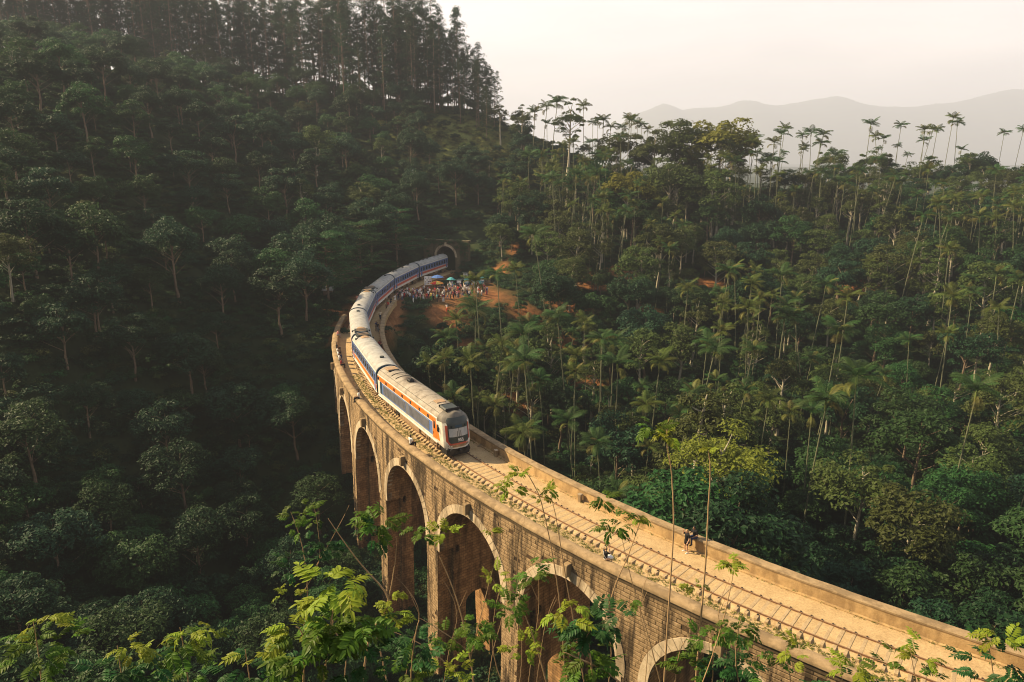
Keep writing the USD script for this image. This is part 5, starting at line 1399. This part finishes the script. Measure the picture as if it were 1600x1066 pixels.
for i, (px_, py_, tp_, bt_) in enumerate(spots):
    q = at_z(px_, py_, -.3); zg = float(ground(np.array([q[0]]), np.array([q[1]]))[0])
    k = POSES[int(rc.integers(len(POSES)))]
    row_ = 'front' if i < 48 else 'middle' if i < 100 else 'back'
    sec = 'by the coaches' if px_ < 650 else 'by the banner' if px_ < 680 else 'by the vehicles' if px_ < 722 else 'by the palms'
    act = {'stand': 'standing', 'photo': 'taking a photo', 'onehand': 'waving', 'arms_crossed': 'arms folded', 'walk': 'walking'}[k]
    lb = f'person in {tp_} top and {bt_} trousers {act}, {row_} of crowd {sec}'
    if lb in used_lab:
        lb = f'long-haired person in {tp_} and {bt_} {act}, {row_} of crowd {sec}'; 
    used_lab[lb] = 1
    face = math.radians(rc.normal(165, 45))
    person(lb, (q[0], q[1], zg), face, k, tp_, bt_, int(rc.random() < .25), int(rc.random() < .15), lb.startswith('long'), rc.uniform(1.6, 1.82), seed=200 + i, group='crowd watching the train', shorts=rc.random() < .2)
# one below on the bank
q = at_z(675.5, 480, -2.2); zg = float(ground(np.array([q[0]]), np.array([q[1]]))[0])
person('person in blue sitting alone on the red bank below the crowd', (q[0], q[1], zg + .12), -1.3, 'sit_lean', 'blue', 'navy', 0, 0, seed=190)

# ------------------------------------------------------------------ things around the crowd
def gz(x, y): return float(ground(np.array([x]), np.array([y]))[0])
def parasol(px_, py_, H, R, panels, label):
    q = at_z(px_, py_, H - .3); z = gz(q[0], q[1])
    o = xform('parasol', label, 'parasol', (q[0], q[1], z))
    part(o, 'pole', tube([(0, 0, -.2), (0, 0, H - z)], .025, 6), M['rail'])
    n = 8
    for i in range(n):
        t0, t1 = 2 * math.pi * i / n, 2 * math.pi * (i + 1) / n
        a = np.array([[0, 0, H - z], [R * .55 * math.cos(t0), R * .55 * math.sin(t0), H - z - .22], [R * .55 * math.cos(t1), R * .55 * math.sin(t1), H - z - .22], [R * math.cos(t0), R * math.sin(t0), H - z - .55], [R * math.cos(t1), R * math.sin(t1), H - z - .55]])
        part(o, 'canopy_panel', (np.vstack([a, a - [0, 0, .02]]), np.array([[0, 1, 2], [1, 3, 4], [1, 4, 2], [5, 7, 6], [6, 9, 8], [6, 7, 9], [3, 8, 9], [3, 9, 4]])), CL[panels[i % len(panels)]])
parasol(683.5, 431.5, 2.5, 1.5, ['blue'], 'big blue parasol over a stall behind the crowd')
parasol(682, 441, 1.9, 1.6, ['yellow', 'orange', 'red'], 'yellow, orange and red parasol in the middle of the crowd')
parasol(704.5, 435, 2.2, 1.0, ['teal'], 'small teal parasol behind the parked three-wheelers')
q = at_z(669, 447, -.2); z = gz(q[0], q[1])
o = xform('banner_board', 'white banner board on two posts beside the blue parasol', 'banner', (q[0], q[1], z), .35)
part(o, 'board', rbx(-.85, .85, -.03, .03, .55, 2.6, .02), CL['white'])
for s in (-1, 1): part(o, 'post', rbx(s * .8 - .04, s * .8 + .04, .03, .10, -.2, 2.7, .01), M['bark'])
rq = random.Random(3)
for r_ in range(4):
    for c_ in range(4):
        if rq.random() < .75:
            part(o, 'printed_patch', bx(-.7 + .36 * c_, -.7 + .36 * c_ + rq.uniform(.15, .3), -.036, -.02, .75 + .45 * r_, .75 + .45 * r_ + rq.uniform(.12, .28)), CL[rq.choice(['grey', 'grey', 'black', 'khaki', 'blue', 'maroon'])])

def three_wheeler(px_, py_, body, rz, label):
    q = at_z(px_, py_, -.3); z = gz(q[0], q[1])
    o = xform('three_wheeler', label, 'three-wheeler', (q[0], q[1], z), rz, 'three-wheelers parked behind the crowd')
    bm_ = M['tw_' + body]
    # x forward
    low = Manifold.hull_points(np.array([(x, y, zz) for x, y, zz in ((-1.25, .62, .35), (-1.25, -.62, .35), (-1.25, .62, .95), (-1.25, -.62, .95), (.35, .62, .28), (.35, -.62, .28), (.35, .6, .6), (.35, -.6, .6), (1.2, .25, .4), (1.2, -.25, .4), (1.1, .42, .85), (1.1, -.42, .85))], float))
    part(o, 'body', mm(low), bm_)
    part(o, 'canopy', rbx(-1.3, .8, -.64, .64, 1.62, 1.74, .06), bm_)
    part(o, 'canopy_back', rbx(-1.3, -1.22, -.6, .6, .95, 1.64, .02), CL['black'])
    part(o, 'front_panel', xf(rbx(-.04, .04, -.42, .42, -.3, .12, .02), np.array([[.94, 0, -.34], [0, 1, 0], [.34, 0, .94]]), (1.02, 0, .98)), bm_)
    part(o, 'windscreen', xf(rbx(-.015, .015, -.5, .5, -.02, .62, .01), np.array([[.94, 0, -.30], [0, 1, 0], [.30, 0, .94]]), (.97, 0, 1.06)), M['blind'])
    for s in (-1, 1):
        part(o, 'pillar', tube([(1.0, s * .52, .9), (.76, s * .58, 1.66)], .03, 5), CL['black'])
        part(o, 'headlight', tube([(1.1, s * .2, .72), (1.2, s * .2, .72)], .07, 8), M['lamp'])
    for x, y in ((-.85, .55), (-.85, -.55), (1.05, 0)):
        part(o, 'wheel', tube([(x, y - .06, .22), (x, y + .06, .22)], .22, 14), M['iron'])
for nm, c in (('green', (.02, .10, .07)), ('teal', (.02, .11, .13)), ('blue', (.02, .04, .16)), ('dark', (.02, .035, .04))):
    M['tw_' + nm] = plain('three_wheeler_' + nm + '_look', c, .35, 0, .1, 2, .5)
for px_, py_, c, lb in ((707, 449, 'green', 'dark green three-wheeler at the left end of the parked row'), (718.5, 448.5, 'dark', 'black-green three-wheeler second from left in the parked row'), (729.5, 448, 'teal', 'teal three-wheeler in the middle of the parked row'), (741, 449.5, 'blue', 'dark blue three-wheeler second from right in the parked row'), (752, 446, 'teal', 'teal three-wheeler at the right end of the parked row')):
    three_wheeler(px_, py_, c, -math.pi / 2 + (px_ - 730) * .012, lb)
q = at_z(748, 441, 0); z = gz(q[0], q[1])
o = xform('stall', 'open stall with dark sheet roof behind the three-wheelers', 'stall', (q[0], q[1] + 1, z), -.1)
part(o, 'roof', xf(rbx(-3.2, 3.2, -1.4, 1.4, 0, .06, .02), np.array([[1, 0, 0], [0, .98, .17], [0, -.17, .98]]), (0, 0, 2.3)), M['mask'])
for s in (-1, 1):
    for t in (-1, 1): part(o, 'post', rbx(s * 3 - .05, s * 3 + .05, t * 1.2 - .05, t * 1.2 + .05, -.3, 2.25, .01), M['bark'])
part(o, 'counter', rbx(-2.8, 2.8, -1.1, -.5, 0, .95, .03), M['tank'])
q = at_y(727.5, 429, 170); z = gz(q[0], q[1])
o = xform('hut', 'tiny white hut on the slope behind the stalls', 'hut', (q[0], q[1], z), .2)
part(o, 'wall', rbx(-.55, .55, -.5, .5, -.4, max(1.2, q[2] - z + .4), .02), CL['white'])
part(o, 'door', rbx(-.2, .2, -.54, -.48, 0, .9, .01), M['mask'])
part(o, 'roof', rbx(-.75, .75, -.7, .7, max(1.2, q[2] - z + .4), max(1.2, q[2] - z + .4) + .12, .04), M['mask'])
q = at_z(513, 464, 1.0); z = gz(q[0], q[1])
o = xform('shed', 'small shed with pale sheet roof left of the line', 'shed', (q[0], q[1], z), .15)
part(o, 'wall', cat_mesh([rbx(-.9, .9, -.7, .7, -.5, 1.6, .03)]), M['bark'])
part(o, 'roof', xf(rbx(-1.15, 1.15, -1.0, 1.0, 0, .06, .02), np.array([[1, 0, 0], [0, .95, -.3], [0, .3, .95]]), (0, 0, 1.85)), M['roof'])
# stone posts along the inner parapet and a leaning stake by the rail
for px_, py_, lb in ((778, 713, 'short stone post at the inner parapet just ahead of the locomotive'), (912, 782, 'short stone post at the inner parapet half way to the couple')):
    a_ = float(polar(*at_z(px_, py_, -.2)[:2])[0])
    q = curve(a_, -2.86, -.22)
    o = xform('stone_post', lb, 'post', q, math.radians(a_))
    part(o, 'shaft', rbx(-.14, .14, -.17, .17, 0, .68, .03), M['coping'])
    part(o, 'cap', rbx(-.17, .17, -.20, .20, .68, .78, .04), M['voussoir'])
q = at_z(749.5, 697.5, -.2)
thing('loose_stone', xf(rbx(-.28, .28, -.16, .16, -.02, .14, .05), rotz(.6), q), M['coping'], 'loose grey stone lying by the kerb near the locomotive', 'stone')
q = at_z(798.5, 792, -.2)
o = xform('stake', 'short leaning wooden stake beside the outer rail', 'stake', q, .5)
part(o, 'stem', tube([(0, 0, -.1), (.02, .05, .45)], .035, 6), M['bark'])
part(o, 'crosspiece', tube([(.02, .05, .40), (.42, .40, .46)], .035, 6), M['bark'])

# creepers over the tunnel mouth
iv = []
ri = np.random.default_rng(88)
for k in range(70):
    side = ri.random()
    if side < .55: lx, lz = ri.uniform(-6.7, 6.7), 7.9 - abs(ri.normal()) * .9
    elif side < .8: lx, lz = ri.uniform(4.4, 6.8), ri.uniform(.2, 7.5)
    else: lx, lz = ri.uniform(-6.8, -4.6), ri.uniform(.2, 7.5)
    iv.append(clump(np.array([lx, -.35, lz]) @ PR.T + PO, ri.uniform(.5, 1.0), 46, .30, ri, .8, .3))
thing('creeper', cat_mesh(iv), M['leaf_mid'], 'green creepers hanging over the walls of the tunnel mouth', 'creeper', None, 'stuff')
# grass along the edge of the sleepers
gr = []
for k in range(2600):
    a_ = ri.uniform(-160, -118); o_ = ri.normal(1.85, .42) if ri.random() < .88 else ri.normal(-3.0, .1)
    gr.append(clump(curve(a_, o_, -.30 if o_ > 0 else -.17), ri.uniform(.08, .2), 9, .10, ri, .7, .2))
thing('verge_grass', cat_mesh(gr), M['verge'], 'dry grass growing along the sleeper ends on the viaduct', 'grass', None, 'stuff')
# ------------------------------------------------------------------ saplings and twigs on the near slope
def leaf_mesh(L, pairs, rng, droop=.5, wide=.36):
    """A feather-shaped compound leaf along +x: a stalk with paired oval leaflets."""
    t = np.linspace(0, 1, 7)
    ang = .35 - droop * t * 1.5
    P = np.stack([np.concatenate([[0], np.cumsum(np.cos(ang[:-1]) * L / 6)]), np.zeros(7), np.concatenate([[0], np.cumsum(np.sin(ang[:-1]) * L / 6)])], 1)
    ms = [tube(P, np.linspace(.0028, .0010, 7), 3, False)]
    def leaflet(b, d, up, l):
        s = np.cross(up, d); w = l * .20
        pts = np.array([b, b + d * l * .3 + s * w + up * w * .25, b + d * l * .7 + s * w * .85 + up * w * .2 - [0, 0, l * .05], b + d * l - [0, 0, l * .16], b + d * l * .7 - s * w * .85 + up * w * .2 - [0, 0, l * .05], b + d * l * .3 - s * w + up * w * .25, b + d * l * .5 - [0, 0, l * .02]])
        return pts, np.array([[0, 1, 6], [1, 2, 6], [2, 3, 6], [3, 4, 6], [4, 5, 6], [5, 0, 6]])
    u = np.linspace(.22, .93, pairs)
    for k, uu in enumerate(u):
        b = np.array([np.interp(uu, t, P[:, c]) for c in range(3)]); an = np.interp(uu, t, ang)
        tan = np.array([math.cos(an), 0, math.sin(an)]); up = np.array([-math.sin(an), 0, math.cos(an)])
        l = L * wide * (.75 + .35 * math.sin(uu * math.pi)) * rng.uniform(.88, 1.1)
        for s in (-1, 1):
            d = unit((tan * .55 + np.array([0, s, 0]) + up * rng.normal() * .18 - [0, 0, .12])[None])[0]
            ms.append(leaflet(b, d, unit((up + rng.normal(size=3) * .15)[None])[0], l))
    ms.append(leaflet(P[-1], unit((P[-1] - P[-2])[None])[0], np.array([0, 0, 1.0]), L * wide))
    return cat_mesh(ms)

rl = np.random.default_rng(314)
LEAFS = [leaf_mesh(1.0, 6 + i % 3, np.random.default_rng(400 + i), .3 + .16 * i) for i in range(6)]
def turned(k, rz, pitch, roll, L):
    v, f = LEAFS[k]
    c, s = math.cos(roll), math.sin(roll); Rx = np.array([[1, 0, 0], [0, c, -s], [0, s, c]])
    c, s = math.cos(pitch), math.sin(pitch); Ry = np.array([[c, 0, -s], [0, 1, 0], [s, 0, c]])
    return (v * L) @ Rx.T @ Ry.T @ rotz(rz).T, f

def sapling(label, stems, tufts, cat='sapling', group=None, stem_m='twig'):
    """stems: lists of (px, py, distance, radius); tufts: (px, py, distance, spread px, leaves, leaf length m, material, mode)."""
    P0 = np.array([at_y(*s[:3]) for s in stems[0]]) if stems else None
    base = P0[0].copy() if stems else at_y(*tufts[0][:3])
    o = xform('sapling', label, cat, base, 0, group)
    for st in stems:
        P = np.array([at_y(*s[:3]) for s in st]) - base
        r = np.array([s[3] for s in st])
        t = np.arange(len(P)); tt = np.linspace(0, len(P) - 1, 4 * len(P))
        from scipy.interpolate import PchipInterpolator
        Q = PchipInterpolator(t, P)(tt) if len(P) > 2 else np.array([np.interp(tt, t, P[:, c]) for c in range(3)]).T
        Q = Q + np.cumsum(rl.normal(size=Q.shape), 0) * .0012
        part(o, 'stem', tube(Q, np.interp(tt, t, r) * .8, 6), M[stem_m], smooth=True)
    for (px_, py_, Y, spread, n, L, m_, mode) in tufts:
        c = at_y(px_, py_, Y) - base
        w = spread * Y / FPX
        for i in range(n):
            if mode == 'tip':                            # a rosette at the top of a stem
                rz, pt = rl.uniform(0, 6.28), rl.uniform(-.15, .75)
                org = c + rl.normal(size=3) * w * .10
            else:                                        # a mass of leafy shoots
                d = rl.normal(size=3); d /= np.linalg.norm(d)
                org = c + d * w * rl.uniform(.1, 1.0) ** .5 * np.array([1, .8, .75])
                rz, pt = math.atan2(d[1], d[0]) + rl.normal() * .6, rl.normal(.15, .3)
            part(o, 'leaf', xf(turned(int(rl.integers(6)), rz, pt, rl.normal() * .35, L * rl.uniform(.6, 1.05)), None, org), M[m_])
    return o
NY, NM, ND = 'leaf_nearyellow', 'leaf_near', 'leaf_neardeep'
sapling('tall thin sapling stalk with a flat green tuft, right of centre', [[(1036, 1100, 8.2, .017), (1044, 960, 8.2, .015), (1052, 830, 8.3, .013), (1049, 740, 8.4, .011), (1041, 688, 8.4, .008), (1046, 652, 8.4, .004)]], [(1040, 682, 8.4, 22, 10, .25, NY, 'tip'), (1020, 668, 8.4, 16, 8, .22, NM, 'mass')])
sapling('tall bare stalk right of the one with the flat tuft', [[(1084, 1100, 7.5, .016), (1100, 910, 7.5, .014), (1108, 770, 7.6, .011), (1106, 705, 7.6, .006)]], [(1106, 705, 7.6, 20, 6, .16, NY, 'tip')])
sapling('sapling with a yellow-green top in front of the rails beside the dark bridge shadow', [[(884, 1100, 8.0, .014), (876, 960, 8.0, .012), (860, 850, 8.0, .010), (840, 770, 8.0, .008), (816, 737, 8.0, .005)]], [(812, 742, 8.0, 18, 9, .20, NY, 'tip'), (796, 762, 8.0, 16, 10, .17, NY, 'mass')])
sapling('sapling with a small yellow-green top crossing the track, left of the tall stalks', [[(918, 1100, 8.0, .012), (898, 980, 8.0, .011), (880, 880, 8.0, .009), (868, 805, 8.0, .007), (860, 775, 8.0, .004)]], [(858, 768, 8.0, 14, 7, .16, NY, 'tip'), (846, 776, 8.0, 10, 6, .14, NY, 'mass')])
sapling('leaning sapling with drooping leaves over the inner rail', [[(938, 1000, 6.6, .008), (958, 925, 6.6, .008), (982, 868, 6.6, .007), (1003, 812, 6.6, .004)]], [(998, 812, 6.6, 16, 6, .16, NY, 'tip'), (964, 820, 6.6, 22, 16, .17, NM, 'mass'), (942, 778, 6.6, 12, 8, .15, NM, 'mass')])
sapling('thin leafless stalk rising past the woman on the coping', [[(1040, 1100, 7.0, .009), (1010, 985, 7.0, .008), (985, 900, 7.0, .006), (970, 830, 7.0, .003)]], [(984, 938, 7.0, 9, 5, .13, NM, 'mass')])
sapling('curving stalk with a leafy tip at the right edge of the track', [[(1090, 1085, 6.5, .008), (1120, 1005, 6.5, .008), (1140, 930, 6.5, .006), (1149, 872, 6.5, .003)]], [(1142, 880, 6.5, 16, 9, .15, NY, 'tip'), (1088, 920, 6.5, 14, 7, .13, NY, 'mass')])
sapling('broad dark green leafy clump in front of the fourth arch', [[(930, 1110, 5.4, .016), (925, 1050, 5.4, .014), (915, 985, 5.4, .010), (905, 945, 5.4, .006)], [(990, 1090, 5.6, .013), (950, 1052, 5.5, .012), (905, 1030, 5.4, .010), (880, 1020, 5.4, .005)]], [(920, 985, 5.4, 44, 40, .18, ND, 'mass'), (912, 1035, 5.4, 46, 30, .18, NM, 'mass'), (885, 960, 5.4, 22, 10, .19, NY, 'mass'), (960, 965, 5.4, 22, 8, .18, ND, 'mass')], 'bush')
sapling('light green leafy shoots left of the dark clump in front of the piers', [[(862, 1100, 6.6, .012), (835, 1000, 6.6, .009), (812, 930, 6.6, .006), (836, 888, 6.6, .003)], [(800, 1100, 6.6, .008), (770, 1000, 6.6, .006), (790, 900, 6.6, .004)]], [(830, 893, 6.6, 22, 14, .17, NM, 'mass'), (800, 945, 6.6, 24, 20, .17, NM, 'mass'), (770, 905, 6.6, 16, 10, .14, NY, 'mass'), (818, 1010, 6.6, 26, 16, .17, NY, 'mass'), (766, 832, 6.6, 12, 6, .13, NY, 'tip')], 'bush')
sapling('crossing bare twigs with a few shoots in front of the third pier', [[(745, 1110, 6.0, .012), (735, 1030, 6.0, .010), (718, 950, 6.0, .008), (688, 870, 6.0, .004)], [(735, 1030, 6.0, .008), (755, 950, 6.0, .006), (775, 872, 6.0, .003)], [(735, 1020, 6.0, .006), (690, 985, 6.0, .005), (655, 965, 6.0, .003)], [(760, 1110, 6.0, .011), (700, 1040, 6.0, .009), (665, 1012, 6.0, .006), (612, 988, 6.0, .004)]], [(742, 985, 6.0, 26, 18, .16, NM, 'mass'), (700, 1000, 6.0, 22, 14, .15, NM, 'mass'), (690, 835, 6.0, 16, 9, .17, NY, 'mass'), (657, 832, 6.0, 15, 8, .17, NM, 'mass')])
sapling('forked pale twig with few leaves at the lower left', [[(560, 1110, 4.6, .013), (572, 1020, 4.6, .011), (578, 990, 4.6, .011), (606, 940, 4.6, .009), (560, 880, 4.6, .006), (512, 812, 4.6, .003)], [(606, 940, 4.6, .007), (616, 890, 4.6, .005), (620, 840, 4.6, .003)], [(585, 980, 4.6, .006), (600, 1040, 4.6, .007), (612, 1110, 4.6, .008)]], [(612, 935, 4.6, 16, 10, .10, NY, 'mass'), (618, 965, 4.6, 18, 12, .11, NY, 'mass'), (592, 812, 4.6, 22, 12, .16, NM, 'mass'), (585, 835, 4.6, 22, 10, .14, ND, 'mass')])
sapling('large leafy clump at the lower left corner with pale sunlit leaves', [[(500, 1110, 3.6, .010), (515, 1000, 3.6, .008), (522, 940, 3.6, .005)], [(470, 1110, 3.6, .008), (475, 1010, 3.6, .006), (460, 980, 3.6, .004)]], [(518, 925, 3.6, 42, 18, .20, NY, 'mass'), (540, 985, 3.6, 50, 36, .18, NM, 'mass'), (490, 1010, 3.6, 56, 38, .18, NM, 'mass'), (560, 1035, 3.6, 50, 26, .13, ND, 'mass'), (462, 985, 3.6, 22, 10, .16, NY, 'mass')], 'bush')
sapling('dark leafy clump low in front of the second pier', [[(640, 1110, 5.2, .010), (645, 1020, 5.2, .008), (655, 970, 5.2, .005)]], [(650, 1010, 5.2, 40, 26, .16, ND, 'mass'), (630, 1050, 5.2, 42, 22, .16, NM, 'mass'), (700, 1058, 5.2, 36, 16, .15, NY, 'mass')], 'bush')
sapling('fine-leaved bush with thin bare twigs at the left edge', [[(470, 1000, 9.0, .014), (480, 900, 9.0, .010), (455, 800, 9.0, .005)], [(478, 910, 9.0, .009), (520, 840, 9.0, .006), (545, 790, 9.0, .003)], [(470, 930, 9.0, .008), (500, 860, 9.0, .005), (490, 790, 9.0, .003)]], [(470, 810, 9.0, 36, 26, .17, NM, 'mass'), (500, 850, 9.0, 36, 28, .17, ND, 'mass'), (462, 880, 9.0, 34, 26, .17, ND, 'mass'), (455, 925, 9.0, 20, 12, .15, NY, 'mass')], 'bush')
sapling('leafy green shoots at the right beneath the sixth arch', [[(1110, 1110, 6.8, .010), (1115, 1040, 6.8, .008), (1112, 990, 6.8, .005)], [(1165, 1110, 6.4, .010), (1150, 1020, 6.4, .007), (1160, 960, 6.4, .004)]], [(1108, 1000, 6.8, 26, 20, .17, NM, 'mass'), (1075, 1050, 6.8, 30, 22, .17, NM, 'mass'), (1125, 1045, 6.8, 28, 20, .17, ND, 'mass'), (1152, 985, 6.4, 24, 18, .17, NM, 'mass'), (1160, 1040, 6.4, 30, 22, .17, ND, 'mass')], 'bush')
for i, (x0, x1, x2, yt, Y, lb) in enumerate(((700, 712, 690, 905, 7.0, 'bent dry stalk crossing the fourth pier'), (770, 786, 752, 880, 7.4, 'thin dry stalk leaning left over the pier passage'), (815, 806, 822, 800, 7.8, 'thin straight dry stalk in front of the spandrel'), (832, 842, 838, 862, 7.2, 'dry stalk in front of the drain spout of the fifth arch'), (845, 852, 868, 930, 6.8, 'short dry stalk curving right beneath the fifth arch'), (955, 940, 948, 905, 6.6, 'dry stalk rising from the dark leafy clump'), (1012, 1000, 1022, 880, 7.3, 'thin dry stalk below the woman on the coping'), (1062, 1075, 1058, 960, 6.9, 'short dry stalk above the sixth arch'), (1135, 1122, 1140, 905, 6.7, 'thin dry stalk at the right edge above the sixth arch'), (640, 655, 618, 900, 6.2, 'bent dry stalk in front of the second pier'), (540, 520, 548, 930, 5.0, 'dry stalk at the lower left beside the pale clump'))):
    sapling(lb, [[(x0 - 12, 1110, Y, .007), (x0, 1020, Y, .006), (x1, (1020 + yt) / 2, Y, .005), (x2, yt, Y, .002)], [(x1, (1020 + yt) / 2, Y, .004), (x1 + 18 * (-1) ** i, (1020 + yt) / 2 - 40, Y, .0015)]], [], 'stalk', None, 'twig')
# beyond the photograph's edges the slope goes on in the same way
for i, (px_, py_, Y, m_, n) in enumerate(((1235, 1060, 6.0, NM, 22), (1320, 1085, 5.4, ND, 26), (1430, 1060, 6.2, NM, 26), (1550, 1040, 5.6, ND, 30), (390, 1065, 4.6, ND, 30), (290, 1030, 5.2, NM, 30), (190, 1060, 4.8, ND, 30), (60, 1020, 5.4, NM, 36))):
    sapling('leafy bush at the bottom edge of the slope, ' + ('right' if px_ > 800 else 'left') + f' side, {("first", "second", "third", "fourth")[i % 4]} from the middle', [[(px_ + 10, 1120, Y, .010), (px_, py_, Y, .006), (px_ - 8, py_ - 50, Y, .003)]], [(px_, py_, Y, 62, n, .19, m_, 'mass'), (px_ + 12, py_ - 40, Y, 26, 10, .17, NY, 'mass')], 'bush')
